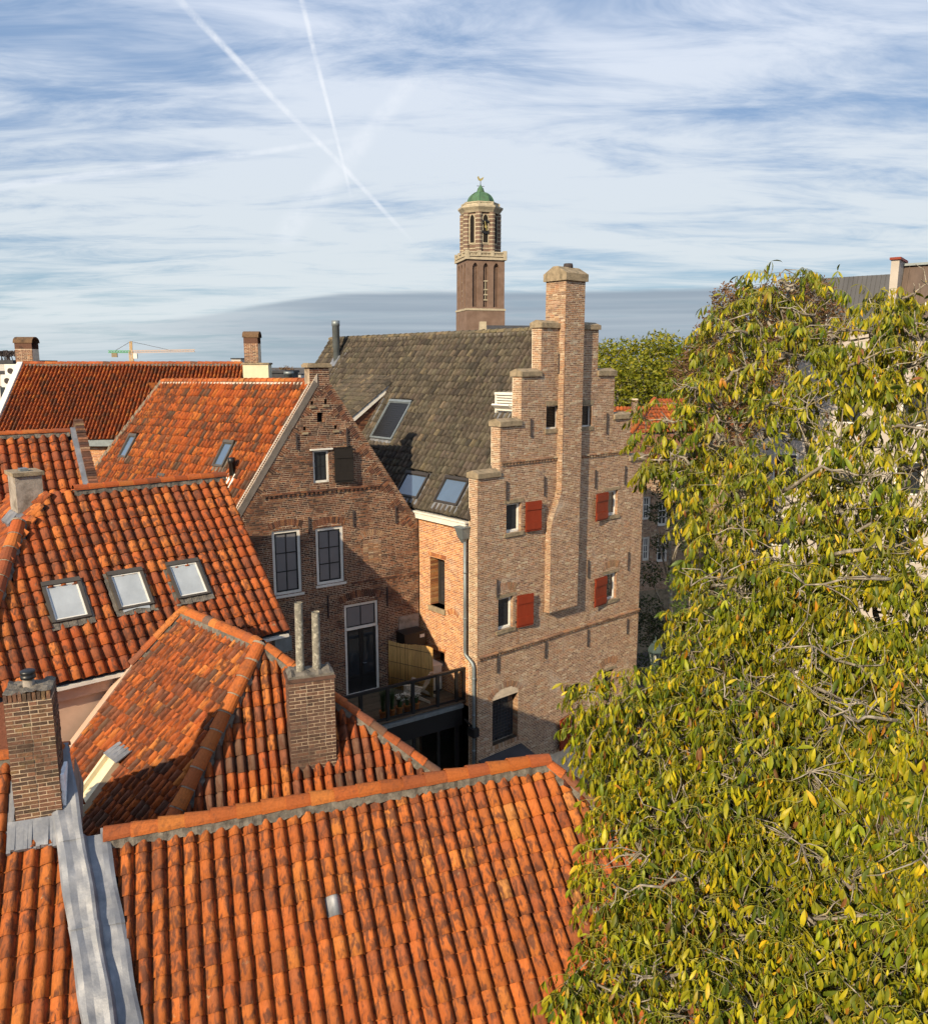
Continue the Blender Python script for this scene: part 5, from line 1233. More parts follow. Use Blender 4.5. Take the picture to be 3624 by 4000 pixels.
# ================================================================== church tower far behind
tw1, tw2 = frame(math.radians(15.8))
TO = flat(at_y('t', 385, 1500, 218.0)); TP = Plane(TO, tw1)
T = thing('church_tower', 'tall brick church tower with octagonal lantern, clock and green copper dome', 'tower', TO)
tz = lambda y: TP.hit('t', 610, y)[1]
TW = TP.hit('t', 837, 1500)[0]
mt_b = material('tower_brick', (0.195, 0.13, 0.098), rough=0.95, var=0.22, vs=0.6, stain=((0.14, 0.085, 0.06), 0.5, 0.35, 0.45, 0.65))
mt_s = material('tower_stone', (0.41, 0.35, 0.25), rough=0.9, var=0.25, vs=1.2)
mt_d = material('tower_dark', (0.015, 0.012, 0.01), rough=1, var=0)
mt_cu = material('copper_green', (0.07, 0.155, 0.085), rough=0.75, var=0.3, vs=0.7, stain=((0.07, 0.11, 0.07), 0.7, 0.9, 0.45, 0.65))
zs0, zs1 = tz(1745), tz(1135)
m = MB(); m.box(-0.15, TW+0.15, 0, zs0, -TW-0.15, 0.15); m.build('lower_shaft', mt_b, T, TP)
m = MB(); m.box(-0.3, TW+0.3, zs0, zs0+0.5, -TW-.3, .3); m.build('string_course', mt_s, T, TP)
nich = [TP.hit('t', x, 1500)[0] for x in (450, 518, 580, 642, 705, 770)]
def lancet(a, b, v0, v1, n=7):
    c = (a+b)/2; h = (b-a); pts = [(a, v0)]+[(b-h+h*math.cos(t), v1-h*0.9+h*math.sin(t)) for t in [math.pi/3*i/n for i in range(n, -1, -1)]][::-1]
    L = [(b-h*math.cos(t), v1-h*0.87+h*math.sin(t)) for t in [math.pi/3*i/n for i in range(n+1)]]
    R = [(a+h*math.cos(t), v1-h*0.87+h*math.sin(t)) for t in [math.pi/3*i/n for i in range(n+1)]]
    return L, R
for P, vis in ((TP, True), (Plane(TO+tw2*TW, -tw2), True), (Plane(TO+tw1*TW, tw2), False), (Plane(TO+tw1*TW+tw2*TW, -tw1), False)):
    z0, z1 = zs0+0.5, zs1; m = MB(); m.box(0.8, TW-0.8, z0, z1, -0.9, -0.85); m.build('niche_back', mt_b, T, P)
    m = MB(); xs = [0.0]; 
    for i in range(3): xs += [nich[2*i], nich[2*i+1]]
    xs.append(TW); v0, v1 = zs0+0.9, tz(1165)
    for i in range(0, 8, 2): m.box(xs[i]+(0.003 if i == 0 else 0), xs[i+1]-(0.003 if i == 6 else 0), z0, z1, -0.86, 0)
    for i in range(3):
        a, b = nich[2*i], nich[2*i+1]; L, R = lancet(a, b, v0, v1)
        m.box(a, b, z0, v0, -0.86, -0.02)
        top = L+R[::-1][1:]
        for q in range(len(top)-1):
            m.hexa([(top[q][0], top[q][1], -.86), (top[q+1][0], top[q+1][1], -.86), (top[q+1][0], z1, -.86), (top[q][0], z1, -.86), (top[q][0], top[q][1], -.002), (top[q+1][0], top[q+1][1], -.002), (top[q+1][0], z1, -.002), (top[q][0], z1, -.002)])
    w = m.build('shaft_wall', mt_b, T, P)
    m = MB()
    for i in range(3):
        a, b = nich[2*i], nich[2*i+1]; c = (a+b)/2; m.box(c-.13, c+.13, v0, v1-1.0, -.86, -.55)
        for s in (a+.12, b-.12): m.box(s-.12, s+.12, v0, v1-1.2, -.86, -.35)
    m.build('mullion', mt_b, w, P)
    a, b = nich[2]+.25, nich[3]-.25; m = MB(); m.box(a, b, tz(1620), tz(1385), -.84, -.5); m.build('bell_opening', mt_d, w, P)
    m = MB()
    for y in (1385, 1490, 1552, 1615): m.box(a-.2, b+.2, tz(y)-.15, tz(y)+.15, -.84, -.25)
    m.box((a+b)/2-.1, (a+b)/2+.1, tz(1620), tz(1385), -.5, -.4); m.build('louvre', mt_s, w, P)
    m = MB(); m.box(-.45, TW+.45, zs1+.1, zs1+.7, -.5, .45); zb_ = tz(1090)
    m.box(-.4, TW+.4, zb_, zb_+.3, -.2, .4); zt_ = tz(1030); m.box(-.4, TW+.4, zt_-.35, zt_, -.2, .4)
    n = 26
    for i in range(n): x = (i+.5)*TW/n; m.box(x-.11, x+.11, zb_+.3, zt_-.35, .0, .22)
    for x in (0.0, TW*.31, TW*.66, TW): m.box(x-.45, x+.45, zb_-.8 if x in (0.0, TW) else zb_, zt_+.25, -.4, .5)
    m.build('balustrade', mt_s, T, P)
m = MB(); m.box(0.1, TW-.1, zs1, tz(1060), -TW+.1, -.1); m.build('gallery_floor', mt_b, T, TP)
# octagon
ctr = TO+tw1*(TW/2)+tw2*(TW/2); oR = (TP.hit('t', 752, 800)[0]-TP.hit('t', 325, 800)[0])/2*1.05
OM = Matrix.Translation(ctr) @ Matrix.Rotation(math.radians(15.8), 4, 'Z'); off = math.pi/8
zo0, zo1 = tz(1060), tz(545)
m = MB(); m.lathe([(oR*.93, zo0), (oR*.93, zo1)], 8, off=off); m.build('octagon', mt_b, T, OM)
m = MB()
for k in range(8):
    a = off+k*math.pi/4; c_ = Vector((math.cos(a), math.sin(a), 0))*oR*.93; m.lathe([(0.85, zo0), (0.85, zo1)], 8, c_.x, c_.y)
pil = m.build('pilaster', mt_b, T, OM)
m = MB(); nb = 10
for i in range(nb):
    z = tz(1035)+(tz(575)-tz(1035))*i/(nb-1); m.lathe([(oR*.945, z-.14), (oR*.945, z+.14)], 8, off=off)
    for k in range(8): a = off+k*math.pi/4; m.lathe([(0.9, z-.14), (0.9, z+.14)], 8, math.cos(a)*oR*.93, math.sin(a)*oR*.93)
m.build('stone_band', mt_s, T, OM)
for k in range(8):
    a = k*math.pi/4; nv = (OM.to_3x3() @ Vector((math.cos(a), math.sin(a), 0))); ap_ = oR*.93*math.cos(math.pi/8)
    P = Plane(ctr+nv*(ap_+.15), UP.cross(nv)); L, R = lancet(-.62, .62, tz(915), tz(570)); poly = [(.62, tz(915))]+R+L[::-1]+[(-.62, tz(915))]
    m = MB(); m.prism([(x*1.5, tz(915)+(y-tz(915))*1.05-.3) for x, y in poly], -.2, .10); w = m.build('window_surround', mt_s, T, P)
    m = MB(); m.prism(poly, -.2, .12); m.build('belfry_opening', mt_d, w, P)
P = Plane(ctr-tw2*(ap_+.45), tw1); cv = tz(725)
m = MB(); n = 28
for i in range(n):
    a0 = 2*math.pi*i/n; a1 = 2*math.pi*(i+.8)/n; m.prism([(math.cos(a)*r, cv+math.sin(a)*r) for a, r in ((a0, 1.2), (a1, 1.2), (a1, 1.75), (a0, 1.75))], 0, .1)
m.build('clock_ring', MT['black'], T, P)
m = MB(); m.bar((0, cv, .15), (-.3, cv+1.4, .15), .16); m.bar((0, cv, .15), (.25, cv-1.0, .15), .2); m.prism([(math.cos(a)*.35, cv+math.sin(a)*.35) for a in [math.pi*i/4 for i in range(8)]], .1, .16)
gold = material('gilding', (0.75, 0.55, 0.18), rough=0.3, var=0.1, metal=0.8); m.build('clock_hand', gold, T, P)
zc0 = tz(545)
m = MB(); m.lathe([(oR*1.02, zc0), (oR*1.08, zc0+.5), (oR*1.2, zc0+1.2), (oR*1.2, zc0+1.6), (oR*1.0, zc0+1.9), (oR*.98, zc0+2.2), (oR*.4, zc0+2.3)], 8, off=off); m.build('cornice', mt_s, T, OM)
m = MB(); z0, z1 = tz(468), tz(412)
for k in range(8):
    a0 = off+k*math.pi/4; a1 = a0+math.pi/4; A0 = Vector((math.cos(a0), math.sin(a0), 0))*oR*.95; A1 = Vector((math.cos(a1), math.sin(a1), 0))*oR*.95
    for z in (z0, z1-.25): m.bar(A0+UP*(z+.12), A1+UP*(z+.12), .35, .28)
    for i in range(9): q = A0+(A1-A0)*(i/9); m.bar(q+UP*z0, q+UP*z1, .22 if i else .6)
m.build('upper_balustrade', mt_s, T, OM)
m = MB(); zd = tz(425); dR = (TP.hit('t', 693, 400)[0]-TP.hit('t', 388, 400)[0])/2*1.06; H_ = tz(262)-zd
m.lathe([(dR*math.cos(t)**.8, zd+H_*math.sin(t)) for t in [math.pi/2*i/9*.93 for i in range(10)]], 8, off=off); dome = m.build('dome', mt_cu, T, OM)
m = MB()
for k in range(8):
    a = off+k*math.pi/4; m.tube([Vector((math.cos(a)*r, math.sin(a)*r, z)) for r, z in [(dR*1.01*math.cos(t)**.8, zd+H_*math.sin(t)) for t in [math.pi/2*i/9*.93 for i in range(10)]]], .1, 5)
m.build('dome_rib', mt_cu, dome, OM)
m = MB(); z = tz(275); m.lathe([(1.0, z), (1.0, z+.5), (.75, z+1.2), (.2, z+1.9), (.12, z+2.2)], 8, off=off); m.build('lantern_cap', mt_cu, T, OM)
m = MB(); z1 = tz(225); z2 = tz(118); m.tube([(0, 0, z1-.2), (0, 0, z2)], .09, 6); m.bar((-1.0, 0, tz(185)), (1.0, 0, tz(185)), .12); m.build('finial_cross', MT['iron'], T, OM)
m = MB(); q = z2; m.prism([(-.9, q+.9), (-.6, q+.1), (.1, q-.1), (.6, q+.3), (.9, q+.95), (.5, q+.8), (.0, q+.45), (-.4, q+.7), (-.5, q+1.1)], -.08, .08); m.build('weathercock', gold, T, Plane(ctr, tw1))
# church roof behind the ridge
cr = thing('church_roof', 'dark lead church roof with stone pinnacle just showing below the tower', 'church', at_y('t', 700, 1940, 205).to_tuple()[:2]+(0,))
P = Plane(flat(at_y('t', 600, 1950, 205)), Vector((1, 0.1, 0)))
m = MB(); b = P.hit('t', 600, 1910)[1]; m.face([(0, b-6, 0), (13, b-6, 0), (13, b, -6), (0, b, -6)]); m.face([(0, 0, 0), (13, 0, 0), (13, b-6, 0), (0, b-6, 0)]); m.face([(0, 0, -6), (0, b, -6), (0, b-6, 0), (0, 0, 0)]); m.build('roof', MT['bitumen'], cr, P)
m = MB(); x, y_ = P.hit('t', 575, 1880); m.hexa([(x-1.2, y_-9, -.6), (x+1.2, y_-9, -.6), (x+.8, y_, -.6), (x-.8, y_, -.6), (x-1.2, y_-9, .6), (x+1.2, y_-9, .6), (x+.8, y_, .6), (x-.8, y_, .6)]); m.build('pinnacle', mt_s, cr, P)

# ================================================================== tower crane on the skyline
cw = at_y('v', 850, 130, 400.0); K = Plane(flat(cw), Vector((1, 0.12, 0)))
cr_ = thing('tower_crane', 'orange and white tower crane on the skyline above the long roof', 'crane', flat(cw))
cy = material('crane_yellow', (0.55, 0.36, 0.16), rough=0.6, var=0.1); cg = material('crane_green', (0.1, 0.35, 0.15), rough=.6, var=.1)
def kh_(x, y): return K.hit('v', x, y)
def lattice(name, a, b, w, n, mat):
    m = MB(); a = Vector(a); b = Vector(b); d = (b-a)/n; s = Vector((0, w, 0)) if abs(d.x) > abs(d.y) else Vector((w, 0, 0))
    for z in (-w/2, w/2):
        zz = Vector((0, 0, z)); m.bar(a+zz-s/2, b+zz-s/2, .22); m.bar(a+zz+s/2, b+zz+s/2, .22)
        for i in range(n): m.bar(a+d*i+zz-s/2, a+d*(i+1)+zz+s/2, .13); m.bar(a+d*i+zz+s/2, a+d*(i+1)+zz-s/2, .13)
    return m.build(name, mat, cr_, K)
jx, jy = kh_(850, 122); lattice('mast', (jx, 0, 0), (jx, jy, 0), 1.6, 30, cy)
r_ = kh_(1263, 118); l_ = kh_(703, 124); tp_ = kh_(848, 55)
lattice('jib', (jx, jy, 0), (r_[0], jy+.6, 0), 1.1, 24, material('crane_white', (.55, .42, .34), rough=.6, var=.1)); lattice('counter_jib', (l_[0], jy, 0), (jx, jy, 0), 1.0, 8, cg); lattice('tower_head', (jx, jy, 0), (tp_[0], tp_[1], 0), .9, 8, cy)
m = MB(); q = kh_(1115, 108); m.bar((tp_[0], tp_[1], 0), (q[0], jy+.6, 0), .16); m.bar((tp_[0], tp_[1], 0), (l_[0]+3, jy+.4, 0), .16); m.build('tie_bar', MT['iron'], cr_, K)
m = MB(); m.box(jx+.9, jx+2.8, jy-3.2, jy-.8, -.8, .8); m.build('cab', MT['white'], cr_, K)
m = MB(); m.box(l_[0]+1.5, l_[0]+4, jy-2.6, jy-.5, -.6, .6); m.build('counterweight', MT['stone'], cr_, K)
q = kh_(878, 150); m = MB(); m.bar((q[0], jy-.4, 0), (q[0], q[1], 0), .12); m.box(q[0]-.4, q[0]+.4, q[1]-1, q[1], -.3, .3); m.build('hook', MT['iron'], cr_, K)

# ================================================================== far buildings
def block(label, k, x0, y0, x1, y1, Y, depth, mat, rows, cols, name='apartment_block', roofc='bitumen', group='far buildings on the skyline', wm='glass'):
    P = Plane(flat(at_y(k, x0, y1, Y)), Vector((1, 0, 0))); u1, v1 = P.hit(k, x1, y0)
    t = thing(name, label, 'building', P.o, group); m = MB(); m.box(0, u1, 0, v1, -depth, 0); m.build('wall', mat, t, P)
    m = MB(); m.box(-.2, u1+.2, v1, v1+.35, -depth-.2, .2); m.build('roof', MT[roofc], t, P)
    fh = 3.0
    for r in range(rows):
        for c in range(cols):
            x = u1*(c+.5)/cols; y = v1-1.0-fh*r; w = u1/cols*.33; m = MB(); m.box(x-w, x+w, y-1.5, y, -.02, .06); m.build('window', MT[wm], t, P)
    return t, P, u1, v1
mwht = material('far_render', (0.50, 0.47, 0.43), rough=0.9, var=0.08, vs=.5)
t_, P_, u_, v_ = block('pale flat-roofed building with planted roof terrace at the left edge', 'l', -150, 480, 262, 1000, 95, 10, mwht, 3, 6)
m = MB()
for i in range(16): x = rnd(0, u_); m.tube([(x, v_+.3, -1), (x+rnd(-.2, .2), v_+rnd(.8, 1.5), -1)], .05, 4); [m.face([Vector((x, v_+1, -1))+Vector((rnd(-.5, .5), rnd(-.3, .5), rnd(-.3, .3))) for _ in range(3)]) for _ in range(12)]
m.build('roof_plant', MT['iron'], t_, P_)
block('low white house with air conditioners at the left edge', 'l', -120, 730, 230, 1300, 75, 8, mwht, 2, 3, 'low_building')
acb = thing('air_conditioner', 'white air conditioner box on the low white house at the left edge', 'air conditioner', at_y('l', 70, 970, 73.5))
P = Plane(at_y('l', 35, 990, 73.5), Vector((1, 0, 0))); m = MB(); m.box(0, 1.2, 0, 1.1, -.5, 0); m.build('casing', MT['white'], acb, P); m = MB(); m.lathe([(.26, 0), (.26, .04)], 16); m.build('fan', MT['iron'], acb, P.shift(.55, .55, .01))
acb = thing('air_conditioner', 'upper white air conditioner box next to the hooded chimney at the left edge', 'air conditioner', at_y('l', 160, 790, 74.5))
P = Plane(at_y('l', 120, 815, 74.0), Vector((1, 0, 0))); m = MB(); m.box(0, 1.2, 0, 1.3, -.5, 0); m.build('casing', MT['white'], acb, P); m = MB(); m.lathe([(.26, 0), (.26, .04)], 16); m.build('fan', MT['iron'], acb, P.shift(.5, .7, .01))
block('pale high-rise top behind the right hooded chimney', 'v', 1502, 170, 1560, 215, 260, 14, mwht, 3, 4)
block('low pale building behind the steel flue, left of the far tree', 'a', 1500, 298, 1532, 330, 300, 14, mwht, 1, 2)
block('low pale building right of the far round tree', 'a', 1578, 300, 1650, 330, 310, 14, mwht, 1, 4)
block('dark low building behind the steel flue', 'a', 1430, 290, 1560, 345, 120, 10, MT['bitumen'], 1, 3, wm='blind')
block('long low building just above the long roof near the crane', 'v', 690, 200, 745, 225, 330, 14, mwht, 1, 3)

# ================================================================== trees
def leafmat(name, col=(0.8, 0.8, 0.8), rough=0.5, trans=0.3):
    m = bpy.data.materials.new(name); m.use_nodes = True; t = m.node_tree; N = NT(t); b = t.nodes['Principled BSDF']; out = t.nodes['Material Output']
    a = N.n('ShaderNodeAttribute', attribute_name='tint'); pos = N.n('ShaderNodeNewGeometry').outputs['Position']
    f = N.mr(N.noise(pos, 9.0, 3, 0.6), 0.3, 0.7, 0.7, 1.3, False); c = N.vm('SCALE', a.outputs['Color'], scale=f)
    N.put(b.inputs['Base Color'], c); b.inputs['Roughness'].default_value = rough; b.inputs['Specular IOR Level'].default_value = 0.4
    tr = N.n('ShaderNodeBsdfTranslucent'); N.put(tr.inputs[0], N.vm('MULTIPLY', c, (1.15, 1.1, 0.6)))
    mx = N.n('ShaderNodeMixShader'); mx.inputs[0].default_value = trans; t.links.new(b.outputs[0], mx.inputs[1]); t.links.new(tr.outputs[0], mx.inputs[2]); t.links.new(mx.outputs[0], out.inputs[0]); return m
MT['leaf'] = leafmat('leaf', rough=0.5, trans=0.22); MT['leaf_far'] = leafmat('far_leaf', rough=0.6)
MT['bark'] = material('bark', (0.20, 0.17, 0.13), rough=0.95, var=0.4, vs=8, bump=0.8, bs=30, stain=((0.42, 0.37, 0.30), 0.8, 6, 0.45, 0.62), stain2=((0.45, 0.33, 0.06), 0.7, 9, 0.58, 0.68))
P_LIN = pal(((0.21, 0.22, 0.010), 5), ((0.15, 0.17, 0.010), 4), ((0.28, 0.25, 0.012), 3), ((0.09, 0.105, 0.010), 2))
P_BRN = pal(((0.19, 0.098, 0.05), 5), ((0.14, 0.078, 0.045), 4), ((0.22, 0.13, 0.05), 2), ((0.15, 0.13, 0.02), 2))
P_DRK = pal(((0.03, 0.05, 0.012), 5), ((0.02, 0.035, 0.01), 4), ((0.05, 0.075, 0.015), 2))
P_VIN = pal(((0.07, 0.12, 0.012), 5), ((0.10, 0.15, 0.015), 4), ((0.045, 0.08, 0.01), 3))
def leafcloud(m, c, r, n, size, pick, shell=0.45, sq=(1, 1, 1)):
    c = Vector(c)
    for _ in range(n):
        d = Vector((random.gauss(0, 1), random.gauss(0, 1), random.gauss(0, 1))).normalized(); rr = r*(shell+(1-shell)*random.random()**.6)*rnd(.85, 1.12)
        p = c+Vector((d.x*sq[0], d.y*sq[1], d.z*sq[2]))*rr
        x = Vector((rnd(-1, 1), rnd(-1, 1), rnd(-1, .4))).normalized()*size*rnd(.7, 1.3); y = x.cross(Vector((rnd(-1, 1), rnd(-1, 1), rnd(-.2, 1)))).normalized()*size*rnd(.3, .5)
        m.face([p-x*.5, p+y*.5, p+x*.5, p-y*.5], pick())
def tree(name, label, base, lobes, n, size, pick, group=None, trunk=0.25, twigs=0, cat='tree'):
    base = Vector(base); t = thing(name, label, cat, base, group); m = MB(); b = MB(); top = sum((Vector(l[0]) for l in lobes), Vector())/len(lobes)
    top = Vector((base.x*.5+top.x*.5, base.y*.5+top.y*.5, top.z))
    b.tube([base, base+(top-base)*.5+Vector((.1, 0, 0)), top], [trunk, trunk*.8, trunk*.35], 8)
    tot = sum(l[1]**2 for l in lobes)
    for c, r in lobes:
        c = Vector(c); s = base+(top-base)*rnd(.55, .95); mid = (s+c)/2+Vector((rnd(-.3, .3), rnd(-.3, .3), rnd(0, .4))); b.tube([s, mid, c], [trunk*.4, trunk*.25, trunk*.08], 6)
        for k in range(6+twigs):
            d = Vector((random.gauss(0, 1), random.gauss(0, 1), random.gauss(0.3, 1))).normalized(); b.tube([c-d*r*.1, c+d*r*.5+Vector((0, 0, .1)), c+d*r*1.05], [trunk*.09, trunk*.06, trunk*.02], 4)
        leafcloud(m, c, r, int(n*r*r/tot), size, pick)
    b.build('trunk', MT['bark'], t, Matrix(), True); m.build('crown', MT['leaf_far'], t, Matrix()); return t
def lobes_from(k, pts): return [(at_y(k, x, y, Y), r) for x, y, Y, r in pts]
tree('linden_tree', 'yellow-green leafy tree behind the right side of the stepped gable', flat(at_y('D', 1275, 740, 62)), lobes_from('D', [(1195, 735, 60, 2.0), (1235, 720, 62, 2.2), (1280, 715, 60, 2.2), (1330, 720, 62, 2.4), (1215, 775, 58, 2.4), (1270, 770, 58, 2.6), (1330, 775, 59, 2.4), (1300, 690, 63, 1.5), (1380, 730, 60, 2.2), (1390, 780, 58, 2.2), (1200, 700, 61, 1.3)]), 14000, 0.34, P_LIN, 'trees in the middle distance', 0.4)
tree('round_tree', 'small round brownish tree far off between the flue and the dark roof', flat(at_y('a', 1560, 320, 290)), lobes_from('a', [(1545, 305, 290, 3.0), (1575, 300, 290, 3.2), (1560, 318, 290, 3.5)]), 1200, .8, P_BRN, None, .5)
tree('plane_tree', 'brown-leaved autumn tree behind the walnut tree, rising against the sky', flat(at_y('D', 1480, 700, 33)), lobes_from('D', [(1440, 600, 33, .9), (1480, 620, 33, 1.1), (1540, 600, 33, 1.1), (1590, 590, 33, 1.0), (1420, 660, 33, 1.1), (1480, 690, 32, 1.3), (1390, 700, 33, 1.0), (1550, 660, 32, 1.2), (1360, 740, 33, .9), (1430, 750, 32, 1.2), (1620, 640, 33, 1.0), (1500, 760, 32, 1.2), (1400, 800, 32, 1.0), (1450, 840, 32, 1.0)]), 22000, 0.16, P_BRN, 'trees in the middle distance', .25, 14)
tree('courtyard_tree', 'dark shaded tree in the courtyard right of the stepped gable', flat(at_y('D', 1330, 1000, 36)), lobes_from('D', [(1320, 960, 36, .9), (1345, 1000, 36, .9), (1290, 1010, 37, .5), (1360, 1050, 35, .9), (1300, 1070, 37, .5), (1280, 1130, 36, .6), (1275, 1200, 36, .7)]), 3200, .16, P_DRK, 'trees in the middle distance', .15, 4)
tree('vine_hedge', 'bright green climbing hedge in the courtyard left of the walnut leaves', flat(at_y('D', 1350, 1180, 30)), lobes_from('D', [(1345, 1140, 30, .7), (1360, 1190, 30, .8), (1350, 1240, 30, .75), (1385, 1160, 30, .8), (1390, 1230, 30, .9)]), 3600, .12, P_VIN, None, .1, 2, 'hedge')
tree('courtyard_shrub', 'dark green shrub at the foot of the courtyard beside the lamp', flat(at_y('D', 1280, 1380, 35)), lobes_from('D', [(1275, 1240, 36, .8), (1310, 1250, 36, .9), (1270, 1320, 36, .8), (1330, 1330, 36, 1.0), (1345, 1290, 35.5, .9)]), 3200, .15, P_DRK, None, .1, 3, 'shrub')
tree('lamp_shrub', 'lit green shrub just under the street lamp', flat(at_y('D', 1310, 1330, 30)), lobes_from('D', [(1290, 1325, 30, .35), (1320, 1320, 30, .45), (1350, 1330, 30, .5)]), 900, .13, P_VIN, None, .08, 2, 'shrub')

# ================================================================== street lamp
lp = flat(at_y('w', 335, 1720, 33)); lz = at_y('w', 335, 1762, 33).z
lamp = thing('street_lamp', 'old green-black lantern street lamp in the courtyard right of the stepped gable', 'street lamp', lp); LM = Matrix.Translation(lp); lm = material('lamp_paint', (0.05, 0.075, 0.07), rough=.5, var=.15)
m = MB(); m.lathe([(.14, 0), (.12, .8), (.06, .9), (.045, lz-.2), (.09, lz-.1), (.05, lz)], 12); m.build('post', lm, lamp, LM, True)
m = MB(); m.lathe([(.16, lz+.02), (.27, lz+.55)], 6); m.build('glass', MT['clear'], lamp, LM)
m = MB(); m.lathe([(.36, lz+.55), (.37, lz+.6), (.22, lz+.85), (.12, lz+.9), (.12, lz+.98), (.03, lz+1.05), (.03, lz+1.2)], 6)
for k in range(6): a = k*math.pi/3; m.bar((math.cos(a)*.16, math.sin(a)*.16, lz), (math.cos(a)*.27, math.sin(a)*.27, lz+.55), .03)
m.lathe([(.18, lz-.02), (.18, lz+.03)], 6); m.build('lantern_head', lm, lamp, LM)
m = MB(); m.lathe([(.03, lz+.03), (.05, lz+.15), (.07, lz+.25), (.03, lz+.38)], 8); m.build('bulb', MT['white'], lamp, LM, True)

# ================================================================== houses right of the stepped gable
RH = thing('courtyard_house', 'brick house with sash windows in the shady courtyard beyond the stepped gable', 'house', flat(at_y('w', 300, 900, 44)))
RW = Plane(flat(at_y('w', 200, 900, 43.5)), Vector((.94, .34, 0)))
rop = [RW.rect('w', *q) for q in ((262, 708, 306, 856), (358, 745, 414, 892), (262, 965, 300, 1112), (352, 962, 414, 1118), (418, 622, 467, 682))]
top_ = RW.hit('w', 350, 560)[1]
brick_wall(RH, RW, lambda v: [(-1, 9)], RW.hit('w', 300, 1300)[1], top_, 'RH', P_A, openings=rop, n_obj=120, course=.075, lens=(.22, .22))
for R in rop: window(RH, RW, R, .08, .09, 2, 3, 'white', 'white', 'glass', bar=.05, pick=P_A)
m = MB(); m.box(-1, 9, 0, RW.hit('w', 300, 1300)[1], -.3, -.01); m.build('base_wall', MT['stone'], RH, RW); m = MB(); m.box(-1, 9, top_, top_+.25, -.4, .2); m.build('eaves_board', MT['stone'], RH, RW)
m = MB(); m.box(-1, 9, RW.hit('w', 300, 1300)[1], top_, -.6, -.4); m.build('inner_wall', MT['dark_in'], RH, RW)
RO = thing('orange_roof_house', 'house with bright orange hipped roof and small chimney behind the stepped gable', 'house', flat(at_y('r', 300, 900, 47)))
o = at_y('r', 352, 842, 49.0); R1 = slope(o, Vector((.94, .34, 0)).normalized(), Vector((-.34, .94, 0)).normalized(), 42)
a = R1.hit('r', 222, 1035)
r1 = tile_roof(RO, R1, [(a[0], a[1]), (7, a[1]), (7, 0), (0, 0)], .24, .3, 'RO', P_G, 'tile', (), 300, .05)
ridge_caps(r1, R1.w(a[0], a[1], .05), R1.w(0, 0, .05), UP, .13, .4, P_G)
m = MB(); m.face([R1.w(a[0], a[1]), R1.w(0, 0), R1.w(0, 0)+R1.x*-1+Vector((-3, 4, -4))], (.35, .12, .04)); m.face([flat(R1.w(a[0], a[1])), flat(R1.w(7, a[1])), R1.w(7, a[1]), R1.w(a[0], a[1])], (.3, .15, .1)); m.build('end_roof_slope', MT['tile'], RO, Matrix())
o2 = at_y('r', 130, 884, 55.0); R2_ = slope(o2, Vector((1, 0, 0)), Vector((0, 1, 0)), 45); a2 = R2_.hit('r', 250, 885)
tile_roof(RO, R2_, [(-1, -3), (a2[0]+1.5, -3), (a2[0]+1.5, 0), (-1, 0)], .24, .3, 'RO', P_G, 'tile', (), 60, .05, name='side_roof')
q = Plane(flat(at_y('r', 235, 890, 53)), Vector((1, 0, 0))); q0 = q.hit('r', 235, 892); q1 = q.hit('r', 265, 838); stack(RO, 'chimney', q.w(0, q0[1]-1), Vector((1, 0, 0)), Vector((0, 1, 0)), q1[0], .5, q1[1]-q0[1]+1, 'K', P_B, 'brick_dark', 'mortar', 'FL', 20, .075)

# ================================================================== modern pale building at the right edge
MB_ = thing('modern_building', 'modern pale rendered building with dark metal roof and glass balustrade behind the tree', 'building', flat(at_y('k', 1500, 780, 36)))
mwall = material('pale_render', (0.44, 0.39, 0.34), rough=0.95, var=0.14, vs=1.2, bump=.3, bs=15)
mroof = material('metal_roof', (0.075, 0.075, 0.08), rough=0.5, var=.2, vs=1.5, metal=.3, stretch=(1, 1, .2)); mroof2 = material('brown_metal_roof', (0.10, 0.07, 0.055), rough=.5, var=.25, vs=2.5, metal=.3, stretch=(2, 2, .1))
q = at_y('k', 1500, 700, 36); MW = Plane(flat(q), Vector((.80, -.60, 0)))
xl = MW.hit('k', 410, 1000)[0]; wt = MW.hit('k', 1440, 705)[1]
m = MB(); m.box(xl, 14, 0, wt, -.4, 0); m.build('wall', mwall, MB_, MW)
for i in range(4):
    for j in range(3):
        x = xl+1.2+i*2.6; y = wt-2.6-j*3.0; m = MB(); m.box(x, x+1.1, y-1.5, y, -.05, .03); ww = m.build('window', MT['white'], MB_, MW); m = MB(); m.box(x+.08, x+1.02, y-1.42, y-.08, .0, .035); m.build('pane', MT['glass'], ww, MW)
gx = MW.hit('k', 745, 700)[0]
for i in range(5): m = MB(); m.box(gx+i*1.3, gx+i*1.3+1.26, wt+.05, wt+1.05, -.12, -.09); m.build('glass_panel', MT['clear'], MB_, MW)
for i in range(6): m = MB(); m.box(gx+i*1.3-.04, gx+i*1.3, wt, wt+1.1, -.14, -.06); m.build('baluster_post', MT['white'], MB_, MW)
RB = MW.shift(0, 0, -2.2); t0 = RB.hit('k', 910, 292); t1 = RB.hit('k', 1482, 232); 
m = MB(); m.face([(t0[0]-1, wt-.2, 0), (t1[0]+1, wt-.2, 0), (t1[0]+1, t1[1], -1.2), (t0[0]-1, t1[1], -1.2)]); m.face([(t0[0]-1, wt-.2, 0), (t0[0]-1, t1[1], -1.2), (t0[0]-1, wt-.2, -6)]); m.build('roof', mroof, MB_, RB)
m = MB()
for i in range(26): x = t0[0]-1+(t1[0]-t0[0]+2)*i/25; m.hexa([(x-.015, wt-.2, 0), (x+.015, wt-.2, 0), (x+.015, wt-.2, .05), (x-.015, wt-.2, .05), (x-.015, t1[1], -1.2), (x+.015, t1[1], -1.2), (x+.015, t1[1], -1.15), (x-.015, t1[1], -1.15)])
